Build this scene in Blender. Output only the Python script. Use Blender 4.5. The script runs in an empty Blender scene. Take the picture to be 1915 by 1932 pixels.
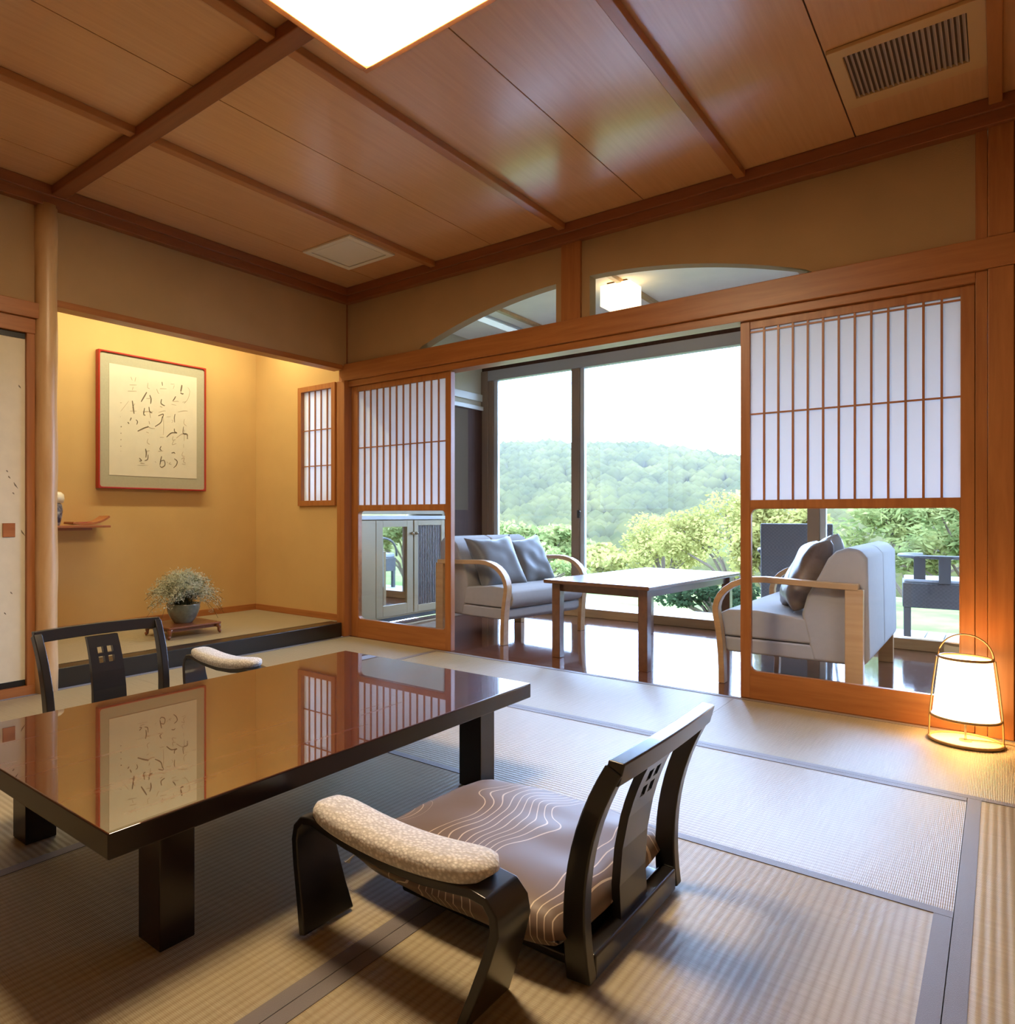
import bpy, bmesh, math, random
from mathutils import Vector, Matrix, noise

SC = bpy.context.scene
COL = SC.collection
PI = math.pi
random.seed(7)

# ------------------------------------------------------------------ materials
def new_mat(name):
    m = bpy.data.materials.new(name)
    m.use_nodes = True
    nt = m.node_tree
    b = nt.nodes.get('Principled BSDF')
    return m, nt, b

def N(nt, typ, **kw):
    n = nt.nodes.new(typ)
    for k, v in kw.items():
        setattr(n, k, v)
    return n

def plain(name, col, rough=0.5, spec=0.5, metal=0.0, coat=0.0, coat_rough=0.05, ior=None, var=0.0, vscale=8.0, bump=0.0, bscale=200.0, sheen=0.0, tint=None):
    m, nt, b = new_mat(name)
    b.inputs['Base Color'].default_value = (*col, 1)
    b.inputs['Roughness'].default_value = rough
    b.inputs['Specular IOR Level'].default_value = spec
    b.inputs['Metallic'].default_value = metal
    b.inputs['Coat Weight'].default_value = coat
    b.inputs['Coat Roughness'].default_value = coat_rough
    if ior:
        b.inputs['IOR'].default_value = ior
    if sheen:
        b.inputs['Sheen Weight'].default_value = sheen
    tc = N(nt, 'ShaderNodeTexCoord')
    if var:
        no = N(nt, 'ShaderNodeTexNoise')
        no.inputs['Scale'].default_value = vscale
        no.inputs['Detail'].default_value = 5
        nt.links.new(tc.outputs['Object'], no.inputs['Vector'])
        cr = N(nt, 'ShaderNodeValToRGB')
        c2 = tint or tuple(max(0, c * (1 - var)) for c in col)
        cr.color_ramp.elements[0].position = 0.35
        cr.color_ramp.elements[0].color = (*c2, 1)
        cr.color_ramp.elements[1].position = 0.65
        cr.color_ramp.elements[1].color = (*col, 1)
        nt.links.new(no.outputs['Fac'], cr.inputs['Fac'])
        nt.links.new(cr.outputs['Color'], b.inputs['Base Color'])
    if bump:
        no2 = N(nt, 'ShaderNodeTexNoise')
        no2.inputs['Scale'].default_value = bscale
        no2.inputs['Detail'].default_value = 3
        nt.links.new(tc.outputs['Object'], no2.inputs['Vector'])
        bp = N(nt, 'ShaderNodeBump')
        bp.inputs['Strength'].default_value = bump
        bp.inputs['Distance'].default_value = 0.002
        nt.links.new(no2.outputs['Fac'], bp.inputs['Height'])
        nt.links.new(bp.outputs['Normal'], b.inputs['Normal'])
    return m

def wood(name, c1, c2, axis='x', rough=0.4, spec=0.5, coat=0.0, coat_rough=0.1, scale=1.0, stretch=14.0, ior=None):
    m, nt, b = new_mat(name)
    tc = N(nt, 'ShaderNodeTexCoord')
    mp = N(nt, 'ShaderNodeMapping')
    s = {'x': (1, stretch, stretch), 'y': (stretch, 1, stretch), 'z': (stretch, stretch, 1)}[axis]
    mp.inputs['Scale'].default_value = tuple(v * scale for v in s)
    nt.links.new(tc.outputs['Object'], mp.inputs['Vector'])
    no = N(nt, 'ShaderNodeTexNoise')
    no.inputs['Scale'].default_value = 2.2
    no.inputs['Detail'].default_value = 7
    no.inputs['Roughness'].default_value = 0.6
    no.inputs['Distortion'].default_value = 0.4
    nt.links.new(mp.outputs['Vector'], no.inputs['Vector'])
    cr = N(nt, 'ShaderNodeValToRGB')
    cr.color_ramp.elements[0].position = 0.3
    cr.color_ramp.elements[0].color = (*c1, 1)
    cr.color_ramp.elements[1].position = 0.7
    cr.color_ramp.elements[1].color = (*c2, 1)
    nt.links.new(no.outputs['Fac'], cr.inputs['Fac'])
    nt.links.new(cr.outputs['Color'], b.inputs['Base Color'])
    b.inputs['Roughness'].default_value = rough
    b.inputs['Specular IOR Level'].default_value = spec
    b.inputs['Coat Weight'].default_value = coat
    b.inputs['Coat Roughness'].default_value = coat_rough
    if ior:
        b.inputs['IOR'].default_value = ior
    return m

def emit(name, col, strength):
    m, nt, b = new_mat(name)
    b.inputs['Base Color'].default_value = (*[min(1, c) for c in col], 1)
    b.inputs['Emission Color'].default_value = (*col, 1)
    b.inputs['Emission Strength'].default_value = strength
    return m

def glass_mat(name, ior=1.3, tint=(1, 1, 1)):
    m, nt, b = new_mat(name)
    nt.nodes.remove(b)
    out = [n for n in nt.nodes if n.type == 'OUTPUT_MATERIAL'][0]
    fr = N(nt, 'ShaderNodeFresnel')
    fr.inputs['IOR'].default_value = ior
    tr = N(nt, 'ShaderNodeBsdfTransparent')
    tr.inputs['Color'].default_value = (*tint, 1)
    gl = N(nt, 'ShaderNodeBsdfGlossy')
    gl.inputs['Roughness'].default_value = 0.0
    mx = N(nt, 'ShaderNodeMixShader')
    nt.links.new(fr.outputs[0], mx.inputs[0])
    nt.links.new(tr.outputs[0], mx.inputs[1])
    nt.links.new(gl.outputs[0], mx.inputs[2])
    nt.links.new(mx.outputs[0], out.inputs['Surface'])
    return m

def paper_mat(name, col=(0.86, 0.86, 0.86), trans=0.55):
    m, nt, b = new_mat(name)
    nt.nodes.remove(b)
    out = [n for n in nt.nodes if n.type == 'OUTPUT_MATERIAL'][0]
    d = N(nt, 'ShaderNodeBsdfDiffuse')
    t = N(nt, 'ShaderNodeBsdfTranslucent')
    d.inputs['Color'].default_value = (*col, 1)
    t.inputs['Color'].default_value = (*col, 1)
    mx = N(nt, 'ShaderNodeMixShader')
    mx.inputs[0].default_value = trans
    nt.links.new(d.outputs[0], mx.inputs[1])
    nt.links.new(t.outputs[0], mx.inputs[2])
    nt.links.new(mx.outputs[0], out.inputs['Surface'])
    return m

def leaf_mat(name, c1, c2, scale=3.0):
    m, nt, b = new_mat(name)
    nt.nodes.remove(b)
    out = [n for n in nt.nodes if n.type == 'OUTPUT_MATERIAL'][0]
    tc = N(nt, 'ShaderNodeTexCoord')
    no = N(nt, 'ShaderNodeTexNoise')
    no.inputs['Scale'].default_value = scale
    no.inputs['Detail'].default_value = 4
    nt.links.new(tc.outputs['Object'], no.inputs['Vector'])
    cr = N(nt, 'ShaderNodeValToRGB')
    cr.color_ramp.elements[0].position = 0.35
    cr.color_ramp.elements[0].color = (*c1, 1)
    cr.color_ramp.elements[1].position = 0.65
    cr.color_ramp.elements[1].color = (*c2, 1)
    nt.links.new(no.outputs['Fac'], cr.inputs['Fac'])
    d = N(nt, 'ShaderNodeBsdfDiffuse')
    t = N(nt, 'ShaderNodeBsdfTranslucent')
    nt.links.new(cr.outputs['Color'], d.inputs['Color'])
    nt.links.new(cr.outputs['Color'], t.inputs['Color'])
    mx = N(nt, 'ShaderNodeMixShader')
    mx.inputs[0].default_value = 0.4
    nt.links.new(d.outputs[0], mx.inputs[1])
    nt.links.new(t.outputs[0], mx.inputs[2])
    nt.links.new(mx.outputs[0], out.inputs['Surface'])
    return m

def math_node(nt, op, a, bval=None):
    n = N(nt, 'ShaderNodeMath', operation=op)
    if isinstance(a, (int, float)):
        n.inputs[0].default_value = a
    else:
        nt.links.new(a, n.inputs[0])
    if bval is not None:
        if isinstance(bval, (int, float)):
            n.inputs[1].default_value = bval
        else:
            nt.links.new(bval, n.inputs[1])
    return n.outputs[0]

def tatami_mat():
    # rush mat: local X is the long side; the ribs run along X, the rush stalks across along Y
    m, nt, b = new_mat('tatami_rush')
    tc = N(nt, 'ShaderNodeTexCoord')
    sp = N(nt, 'ShaderNodeSeparateXYZ')
    nt.links.new(tc.outputs['Object'], sp.inputs[0])
    rib = math_node(nt, 'SINE', math_node(nt, 'MULTIPLY', sp.outputs['Y'], 2 * PI / 0.0185))
    stalk = math_node(nt, 'SINE', math_node(nt, 'MULTIPLY', sp.outputs['X'], 2 * PI / 0.0042))
    # colour : woven-in darker ribs plus stalk to stalk variation
    mp = N(nt, 'ShaderNodeMapping')
    mp.inputs['Scale'].default_value = (240, 6, 1)
    nt.links.new(tc.outputs['Object'], mp.inputs['Vector'])
    no = N(nt, 'ShaderNodeTexNoise')
    no.inputs['Scale'].default_value = 1.0
    no.inputs['Detail'].default_value = 4
    nt.links.new(mp.outputs['Vector'], no.inputs['Vector'])
    cr = N(nt, 'ShaderNodeValToRGB')
    cr.color_ramp.elements[0].position = 0.3
    cr.color_ramp.elements[0].color = (0.37, 0.305, 0.19, 1)
    cr.color_ramp.elements[1].position = 0.7
    cr.color_ramp.elements[1].color = (0.44, 0.37, 0.24, 1)
    nt.links.new(no.outputs['Fac'], cr.inputs['Fac'])
    ribc = math_node(nt, 'POWER', math_node(nt, 'ADD', math_node(nt, 'MULTIPLY', rib, 0.5), 0.5), 0.6)
    mxc = N(nt, 'ShaderNodeMix', data_type='RGBA')
    nt.links.new(ribc, mxc.inputs[0])
    dk = N(nt, 'ShaderNodeMix', data_type='RGBA', blend_type='MULTIPLY')
    dk.inputs[0].default_value = 1.0
    nt.links.new(cr.outputs['Color'], dk.inputs[6])
    dk.inputs[7].default_value = (0.76, 0.72, 0.66, 1)
    nt.links.new(dk.outputs[2], mxc.inputs[6])
    nt.links.new(cr.outputs['Color'], mxc.inputs[7])
    nt.links.new(mxc.outputs[2], b.inputs['Base Color'])
    b.inputs['Roughness'].default_value = 0.34
    b.inputs['Specular IOR Level'].default_value = 0.38
    b.inputs['IOR'].default_value = 1.5
    h = math_node(nt, 'ADD', math_node(nt, 'MULTIPLY', rib, 0.0003), math_node(nt, 'MULTIPLY', stalk, 0.00028))
    bp = N(nt, 'ShaderNodeBump')
    bp.inputs['Strength'].default_value = 0.8
    bp.inputs['Distance'].default_value = 1.0
    nt.links.new(h, bp.inputs['Height'])
    nt.links.new(bp.outputs['Normal'], b.inputs['Normal'])
    return m

def cushion_mat():
    m, nt, b = new_mat('cushion_brocade')
    tc = N(nt, 'ShaderNodeTexCoord')
    sp = N(nt, 'ShaderNodeSeparateXYZ')
    nt.links.new(tc.outputs['Object'], sp.inputs[0])
    no = N(nt, 'ShaderNodeTexNoise')
    no.inputs['Scale'].default_value = 4.5
    no.inputs['Detail'].default_value = 1.0
    nt.links.new(tc.outputs['Object'], no.inputs['Vector'])
    wv = math_node(nt, 'MULTIPLY', math_node(nt, 'SINE', math_node(nt, 'MULTIPLY', sp.outputs['Y'], 16.0)), 0.016)
    x = math_node(nt, 'ADD', math_node(nt, 'ADD', sp.outputs['X'], wv), math_node(nt, 'MULTIPLY', no.outputs['Fac'], 0.22))
    # two line families, bunching together and spreading
    s1 = math_node(nt, 'ABSOLUTE', math_node(nt, 'SINE', math_node(nt, 'MULTIPLY', x, PI / 0.024)))
    gap = math_node(nt, 'SINE', math_node(nt, 'MULTIPLY', x, PI / 0.17))
    l1 = math_node(nt, 'LESS_THAN', s1, 0.20)
    l2 = math_node(nt, 'GREATER_THAN', gap, -0.45)
    line = math_node(nt, 'MULTIPLY', l1, l2)
    mx = N(nt, 'ShaderNodeMix', data_type='RGBA')
    nt.links.new(line, mx.inputs[0])
    mx.inputs[6].default_value = (0.15, 0.098, 0.073, 1)
    mx.inputs[7].default_value = (0.58, 0.47, 0.36, 1)
    nt.links.new(mx.outputs[2], b.inputs['Base Color'])
    b.inputs['Roughness'].default_value = 0.5
    b.inputs['Sheen Weight'].default_value = 0.15
    return m

def pad_mat():
    m, nt, b = new_mat('woven_pad_fabric')
    tc = N(nt, 'ShaderNodeTexCoord')
    vo = N(nt, 'ShaderNodeTexVoronoi')
    vo.inputs['Scale'].default_value = 130
    nt.links.new(tc.outputs['Object'], vo.inputs['Vector'])
    cr = N(nt, 'ShaderNodeValToRGB')
    cr.color_ramp.elements[0].position = 0.15
    cr.color_ramp.elements[0].color = (0.80, 0.78, 0.77, 1)
    cr.color_ramp.elements[1].position = 0.6
    cr.color_ramp.elements[1].color = (0.50, 0.475, 0.46, 1)
    nt.links.new(vo.outputs['Distance'], cr.inputs['Fac'])
    nt.links.new(cr.outputs['Color'], b.inputs['Base Color'])
    b.inputs['Sheen Weight'].default_value = 0.6
    b.inputs['Sheen Roughness'].default_value = 0.4
    b.inputs['Roughness'].default_value = 0.75
    bp = N(nt, 'ShaderNodeBump')
    bp.inputs['Strength'].default_value = 0.5
    bp.inputs['Distance'].default_value = 0.003
    bp.invert = True
    nt.links.new(vo.outputs['Distance'], bp.inputs['Height'])
    nt.links.new(bp.outputs['Normal'], b.inputs['Normal'])
    return m

def weave_mat(name, c1, c2, scale=60):
    m, nt, b = new_mat(name)
    tc = N(nt, 'ShaderNodeTexCoord')
    ck = N(nt, 'ShaderNodeTexChecker')
    ck.inputs['Scale'].default_value = scale
    ck.inputs['Color1'].default_value = (*c1, 1)
    ck.inputs['Color2'].default_value = (*c2, 1)
    nt.links.new(tc.outputs['Object'], ck.inputs['Vector'])
    nt.links.new(ck.outputs['Color'], b.inputs['Base Color'])
    b.inputs['Roughness'].default_value = 0.6
    return m

OR1, OR2 = (0.31, 0.105, 0.027), (0.43, 0.165, 0.047)
M = {}
M['wood_x'] = wood('cedar_along_x', OR1, OR2, 'x', rough=0.38)
M['wood_y'] = wood('cedar_along_y', OR1, OR2, 'y', rough=0.38)
M['wood_z'] = wood('cedar_along_z', OR1, OR2, 'z', rough=0.38)
M['rib'] = wood('ceiling_rib_wood', (0.38, 0.15, 0.05), (0.48, 0.20, 0.068), 'y', rough=0.3)
M['rim_x'] = wood('ceiling_rim_wood_x', (0.22, 0.068, 0.022), (0.29, 0.092, 0.03), 'x', rough=0.35)
M['rim_y'] = wood('ceiling_rim_wood_y', (0.22, 0.068, 0.022), (0.29, 0.092, 0.03), 'y', rough=0.35)
M['ceil'] = wood('ceiling_board', (0.61, 0.325, 0.148), (0.69, 0.385, 0.182), 'y', rough=0.3, spec=0.5, coat=0.6, coat_rough=0.2, stretch=30)
M['plaster'] = plain('juraku_plaster', (0.44, 0.28, 0.14), 0.9, 0.2, var=0.08, vscale=3, bump=0.35, bscale=260)
M['plaster_toko'] = plain('alcove_plaster', (0.60, 0.385, 0.155), 0.85, 0.2, var=0.06, vscale=3, bump=0.3, bscale=260)
M['white_plaster'] = plain('veranda_plaster', (0.52, 0.47, 0.35), 0.9, 0.2, var=0.05, vscale=3)
M['veranda_ceil'] = plain('veranda_ceiling_paper', (0.92, 0.85, 0.73), 0.9, 0.2, var=0.04, vscale=6)
M['log'] = wood('polished_log', (0.52, 0.30, 0.13), (0.66, 0.44, 0.23), 'z', rough=0.35, stretch=6)
M['black'] = plain('black_lacquer', (0.012, 0.011, 0.011), 0.28, 0.5, coat=0.3)
M['black_edge'] = plain('black_lacquer_edge', (0.01, 0.01, 0.01), 0.35)
M['table'] = wood('brown_lacquer', (0.036, 0.0068, 0.0024), (0.078, 0.0155, 0.0048), 'y', rough=0.30, spec=0.1, coat=1.0, coat_rough=0.0, stretch=10)
M['table'].node_tree.nodes['Principled BSDF'].inputs['Coat IOR'].default_value = 2.05
M['table_leg'] = plain('table_leg_lacquer', (0.016, 0.007, 0.005), 0.22, 0.5)
M['tatami'] = tatami_mat()
M['heri'] = plain('tatami_border_cloth', (0.125, 0.098, 0.092), 0.5, 0.8, bump=0.4, bscale=600, sheen=0.3)
M['engawa'] = wood('glossy_floor_boards', (0.115, 0.042, 0.022), (0.175, 0.068, 0.035), 'x', rough=0.08, spec=0.5, coat=0.25, coat_rough=0.06, stretch=18)
M['paper'] = paper_mat('shoji_paper', (0.88, 0.875, 0.885), 0.5)
M['glass'] = glass_mat('clear_glass')
M['fusuma'] = plain('fusuma_paper', (0.74, 0.66, 0.50), 0.8, 0.2, var=0.05, vscale=20)
M['alu'] = plain('bronze_window_frame', (0.27, 0.185, 0.125), 0.6, 0.3)
M['alu_grey'] = plain('grey_window_frame', (0.36, 0.34, 0.33), 0.45, 0.5)
M['alu_light'] = plain('light_sash_edge', (0.55, 0.57, 0.58), 0.35, 0.5)
M['dark_wood'] = wood('dark_brown_door', (0.05, 0.021, 0.013), (0.08, 0.034, 0.02), 'z', rough=0.7, spec=0.15)
M['dark_grey'] = plain('dark_panel', (0.12, 0.082, 0.05), 0.85, 0.1)
M['trim_cream'] = plain('cream_painted_trim', (0.62, 0.60, 0.53), 0.5)
M['cab'] = plain('cream_cabinet_paint', (0.40, 0.31, 0.16), 0.45, var=0.03)
M['cab_grey'] = plain('grey_fluted_panel', (0.20, 0.17, 0.15), 0.5)
M['brass'] = plain('brushed_metal', (0.65, 0.58, 0.45), 0.3, metal=1.0)
M['mirror'] = plain('dark_mirror_glass', (0.75, 0.80, 0.80), 0.02, metal=1.0)
M['tea'] = wood('walnut_table', (0.13, 0.052, 0.025), (0.19, 0.078, 0.036), 'y', rough=0.3, spec=0.8, coat=1.0, coat_rough=0.17)
M['sofa'] = plain('grey_upholstery', (0.43, 0.415, 0.41), 0.9, 0.2, var=0.04, vscale=30, bump=0.3, bscale=500)
M['bent'] = wood('bentwood', (0.46, 0.27, 0.12), (0.56, 0.35, 0.17), 'x', rough=0.3)
M['pillow'] = plain('grey_satin_pillow', (0.15, 0.148, 0.15), 0.45, 0.4, var=0.05, vscale=30, bump=0.2, bscale=300, sheen=0.3)
M['pillow_w'] = plain('pale_satin_pillow', (0.45, 0.45, 0.46), 0.4, 0.4, sheen=0.3)
M['pillow_b'] = wood('brown_streaked_pillow', (0.115, 0.078, 0.06), (0.24, 0.185, 0.155), 'y', rough=0.35, stretch=5)
M['cushion'] = cushion_mat()
M['pad'] = pad_mat()
M['red_lacquer'] = plain('red_lacquer', (0.36, 0.022, 0.010), 0.28, 0.5, coat=0.4)
M['mount'] = plain('silk_mount', (0.40, 0.365, 0.26), 0.75, var=0.05, vscale=60)
M['washi'] = plain('washi_paper', (0.66, 0.60, 0.48), 0.85, 0.2, var=0.04, vscale=10)
M['ink'] = plain('sumi_ink', (0.19, 0.15, 0.105), 0.7, 0.2)
M['ink_light'] = plain('thin_sumi_ink', (0.44, 0.37, 0.27), 0.7, 0.2)
M['shelf'] = wood('red_brown_shelf', (0.34, 0.11, 0.035), (0.44, 0.16, 0.055), 'y', rough=0.3)
M['stand'] = wood('dark_red_stand', (0.16, 0.05, 0.022), (0.24, 0.085, 0.035), 'y', rough=0.3)
M['pot'] = plain('blue_green_glaze', (0.21, 0.24, 0.21), 0.25, 0.5, var=0.5, vscale=14, coat=0.4)
M['sprig'] = leaf_mat('grey_green_sprig', (0.46, 0.49, 0.36), (0.72, 0.72, 0.60), 20)
M['sprig_dark'] = leaf_mat('dark_stem', (0.06, 0.07, 0.04), (0.12, 0.13, 0.08), 20)
M['white_jar'] = plain('white_porcelain', (0.74, 0.68, 0.56), 0.3, coat=0.4)
M['blue_jar'] = plain('blue_white_porcelain', (0.45, 0.45, 0.50), 0.25, var=0.9, vscale=30, coat=0.5, tint=(0.02, 0.025, 0.08))
M['lamp'] = emit('glowing_lamp_diffuser', (1.0, 0.77, 0.48), 66.0)
M['shade'] = emit('glowing_paper_shade', (1.0, 0.77, 0.42), 6.5)
M['vlamp'] = emit('glowing_veranda_shade', (1.0, 0.78, 0.45), 3.0)
M['tube'] = emit('cool_light_panel', (0.80, 0.95, 1.0), 0.5)
M['bamboo'] = plain('bamboo_hoop', (0.36, 0.21, 0.08), 0.4)
M['base_disc'] = plain('pale_lamp_base', (0.58, 0.50, 0.32), 0.5)
M['vent'] = plain('beige_vent_frame', (0.62, 0.40, 0.18), 0.5)
M['vent_dark'] = plain('vent_interior', (0.13, 0.082, 0.05), 0.7)
M['slat'] = plain('grey_vent_slat', (0.52, 0.38, 0.28), 0.45)
M['hatch'] = plain('white_hatch_panel', (0.78, 0.72, 0.56), 0.6)
M['deck'] = wood('weathered_deck', (0.26, 0.26, 0.255), (0.36, 0.36, 0.355), 'y', rough=0.6)
M['rattan'] = weave_mat('dark_rattan', (0.018, 0.015, 0.014), (0.032, 0.027, 0.025), 70)
M['rattan_frame'] = plain('dark_rattan_frame', (0.03, 0.027, 0.026), 0.55)
M['grey_cush'] = plain('pale_outdoor_cushion', (0.2, 0.2, 0.21), 0.8)
M['grass'] = leaf_mat('lawn', (0.10, 0.13, 0.045), (0.17, 0.19, 0.065), 2)
M['leaf_y'] = leaf_mat('yellow_green_leaf', (0.20, 0.185, 0.05), (0.37, 0.32, 0.10), 4)
M['leaf_g'] = leaf_mat('mid_green_leaf', (0.13, 0.165, 0.05), (0.31, 0.31, 0.11), 4)
M['leaf_d'] = leaf_mat('dark_green_leaf', (0.02, 0.035, 0.016), (0.045, 0.07, 0.03), 4)
M['forest'] = leaf_mat('forest_canopy', (0.052, 0.054, 0.016), (0.110, 0.100, 0.028), 0.06)
M['bark'] = plain('branch_bark', (0.12, 0.08, 0.05), 0.8)
M['rock'] = plain('garden_rock', (0.25, 0.23, 0.2), 0.9, var=0.4)

# ------------------------------------------------------------------ mesh helpers
class MB:
    def __init__(self):
        self.bm = bmesh.new()

    def box(self, x0, x1, y0, y1, z0, z1, mi=0):
        v = [self.bm.verts.new(p) for p in ((x0, y0, z0), (x1, y0, z0), (x1, y1, z0), (x0, y1, z0), (x0, y0, z1), (x1, y0, z1), (x1, y1, z1), (x0, y1, z1))]
        for f in ((0, 3, 2, 1), (4, 5, 6, 7), (0, 1, 5, 4), (1, 2, 6, 5), (2, 3, 7, 6), (3, 0, 4, 7)):
            self.bm.faces.new([v[i] for i in f]).material_index = mi
        return self

    def prism(self, poly, axis, a, b, mi=0):
        def P(p, t):
            return {'x': (t, p[0], p[1]), 'y': (p[0], t, p[1]), 'z': (p[0], p[1], t)}[axis]
        A = [self.bm.verts.new(P(p, a)) for p in poly]
        B = [self.bm.verts.new(P(p, b)) for p in poly]
        n = len(poly)
        fs = [self.bm.faces.new(A), self.bm.faces.new(B[::-1])]
        for i in range(n):
            fs.append(self.bm.faces.new([A[i], B[i], B[(i + 1) % n], A[(i + 1) % n]]))
        for f in fs:
            f.material_index = mi
        return self

    def loft(self, rings, closed=True, caps=True, mi=0):
        R = [[self.bm.verts.new(p) for p in r] for r in rings]
        n = len(R[0])
        for a, b in zip(R[:-1], R[1:]):
            for i in range(n if closed else n - 1):
                j = (i + 1) % n
                self.bm.faces.new([a[i], a[j], b[j], b[i]]).material_index = mi
        if caps and closed:
            self.bm.faces.new(R[0][::-1]).material_index = mi
            self.bm.faces.new(R[-1]).material_index = mi
        return self

    def tube(self, path, r, seg=8, closed=False, mi=0):
        pts = [Vector(p) for p in path]
        n = len(pts)
        rings = []
        up = Vector((0, 0, 1))
        for i, p in enumerate(pts):
            if closed:
                t = pts[(i + 1) % n] - pts[i - 1]
            else:
                t = pts[min(i + 1, n - 1)] - pts[max(i - 1, 0)]
            t.normalize()
            ref = up if abs(t.dot(up)) < 0.95 else Vector((1, 0, 0))
            a = t.cross(ref).normalized()
            b = t.cross(a).normalized()
            rr = r[i] if isinstance(r, (list, tuple)) else r
            rings.append([p + (a * math.cos(2 * PI * k / seg) + b * math.sin(2 * PI * k / seg)) * rr for k in range(seg)])
        if closed:
            rings.append(rings[0])
            R = [[self.bm.verts.new(p) for p in q] for q in rings[:-1]]
            R.append(R[0])
            for a, b in zip(R[:-1], R[1:]):
                for i in range(seg):
                    self.bm.faces.new([a[i], a[(i + 1) % seg], b[(i + 1) % seg], b[i]]).material_index = mi
            return self
        return self.loft(rings, mi=mi)

    def ribbon(self, path, hw, ht, side):
        # flat bar along a path; side = its width direction; hw, ht half width and half thickness (numbers or lists)
        pts = [Vector(p) for p in path]
        side = Vector(side).normalized()
        rings = []
        n = len(pts)
        for i, p in enumerate(pts):
            t = (pts[min(i + 1, n - 1)] - pts[max(i - 1, 0)]).normalized()
            nn = t.cross(side).normalized()
            w = hw[i] if isinstance(hw, (list, tuple)) else hw
            h = ht[i] if isinstance(ht, (list, tuple)) else ht
            rings.append([p + side * w + nn * h, p - side * w + nn * h, p - side * w - nn * h, p + side * w - nn * h])
        return self.loft(rings)

    def lathe(self, prof, seg=32, c=(0, 0, 0), caps=False, mi=0):
        rings = []
        for r, z in prof:
            rings.append([Vector((c[0] + r * math.cos(2 * PI * k / seg), c[1] + r * math.sin(2 * PI * k / seg), c[2] + z)) for k in range(seg)])
        return self.loft(rings, caps=caps, mi=mi)

    def framehole(self, x0, x1, z0, z1, hx0, hx1, hz0, hz1, r, y0, y1, seg=6):
        # board in the XZ plane with a rounded rectangular hole
        inner, outer = [], []
        for cx, cz, a0, oc in ((hx1 - r, hz1 - r, 0, (x1, z1)), (hx0 + r, hz1 - r, PI / 2, (x0, z1)), (hx0 + r, hz0 + r, PI, (x0, z0)), (hx1 - r, hz0 + r, 1.5 * PI, (x1, z0))):
            for k in range(seg + 1):
                a = a0 + PI / 2 * k / seg
                inner.append((cx + r * math.cos(a), cz + r * math.sin(a)))
                outer.append(oc)
        n = len(inner)
        vi = [[self.bm.verts.new((p[0], y, p[1])) for p in inner] for y in (y0, y1)]
        cd = [{}, {}]
        vo = [[], []]
        for s, y in enumerate((y0, y1)):
            for p in outer:
                if p not in cd[s]:
                    cd[s][p] = self.bm.verts.new((p[0], y, p[1]))
                vo[s].append(cd[s][p])
        for i in range(n):
            j = (i + 1) % n
            for s in (0, 1):
                q = [vi[s][i], vi[s][j], vo[s][j], vo[s][i]] if vo[s][i] != vo[s][j] else [vi[s][i], vi[s][j], vo[s][i]]
                self.bm.faces.new(q)
            self.bm.faces.new([vi[0][i], vi[1][i], vi[1][j], vi[0][j]])
            if vo[0][i] != vo[0][j]:
                self.bm.faces.new([vo[0][i], vo[0][j], vo[1][j], vo[1][i]])
        return self

    def build(self, name, mat, parent=None, bevel=0.0, seg=2, smooth=False, sub=0):
        bm = self.bm
        bmesh.ops.recalc_face_normals(bm, faces=bm.faces[:])
        me = bpy.data.meshes.new(name)
        bm.to_mesh(me)
        bm.free()
        for mm in (mat if isinstance(mat, (list, tuple)) else [mat]):
            me.materials.append(mm)
        if smooth:
            for p in me.polygons:
                p.use_smooth = True
        o = bpy.data.objects.new(name, me)
        COL.objects.link(o)
        if parent:
            o.parent = parent
        if bevel:
            md = o.modifiers.new('bevel', 'BEVEL')
            md.width = bevel
            md.segments = seg
            md.limit_method = 'ANGLE'
            md.angle_limit = math.radians(40)
            if seg > 1:
                for p in me.polygons:
                    p.use_smooth = True
                md.harden_normals = True
        if sub:
            md = o.modifiers.new('subsurf', 'SUBSURF')
            md.levels = sub
            md.render_levels = sub
        return o

def tag(o, label, cat, group=None, kind=None):
    o['label'] = label
    o['category'] = cat
    if group:
        o['group'] = group
    if kind:
        o['kind'] = kind
    return o

def thing(name, label, cat, loc=(0, 0, 0), rz=0.0, group=None):
    o = bpy.data.objects.new(name, None)
    COL.objects.link(o)
    o.location = loc
    o.rotation_euler = (0, 0, rz)
    o.empty_display_size = 0.1
    return tag(o, label, cat, group)

def struct(o, label=None):
    o['kind'] = 'structure'
    if label:
        o['label'] = label
    return o

def copy_tree(o, loc, rz, label):
    c = o.copy()
    COL.objects.link(c)
    c.location = loc
    c.rotation_euler = (0, 0, rz)
    c['label'] = label
    for ch in list(o.children):
        d = ch.copy()
        COL.objects.link(d)
        d.parent = c
        for g in list(ch.children):
            e = g.copy()
            COL.objects.link(e)
            e.parent = d
    return c

def bez(p0, p1, p2, p3, n=10):
    out = []
    for i in range(n + 1):
        t = i / n
        u = 1 - t
        out.append(tuple(u**3 * a + 3 * u * u * t * b + 3 * u * t * t * c + t**3 * d for a, b, c, d in zip(p0, p1, p2, p3)))
    return out

# ------------------------------------------------------------------ camera
CAM = (3.69, -3.859, 0.91)
cd = bpy.data.cameras.new('camera')
cam = bpy.data.objects.new('camera', cd)
COL.objects.link(cam)
cam.location = CAM
cam.rotation_euler = (PI / 2, 0, PI / 2 - 0.8423)
cd.sensor_fit = 'HORIZONTAL'
cd.sensor_width = 36
cd.lens = 36 * 1331.2 / 1915
cd.shift_x = (957.5 - 700) / 1915
cd.shift_y = (972 - 966) / 1915
cd.clip_start = 0.05
cd.clip_end = 2000
SC.camera = cam

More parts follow.
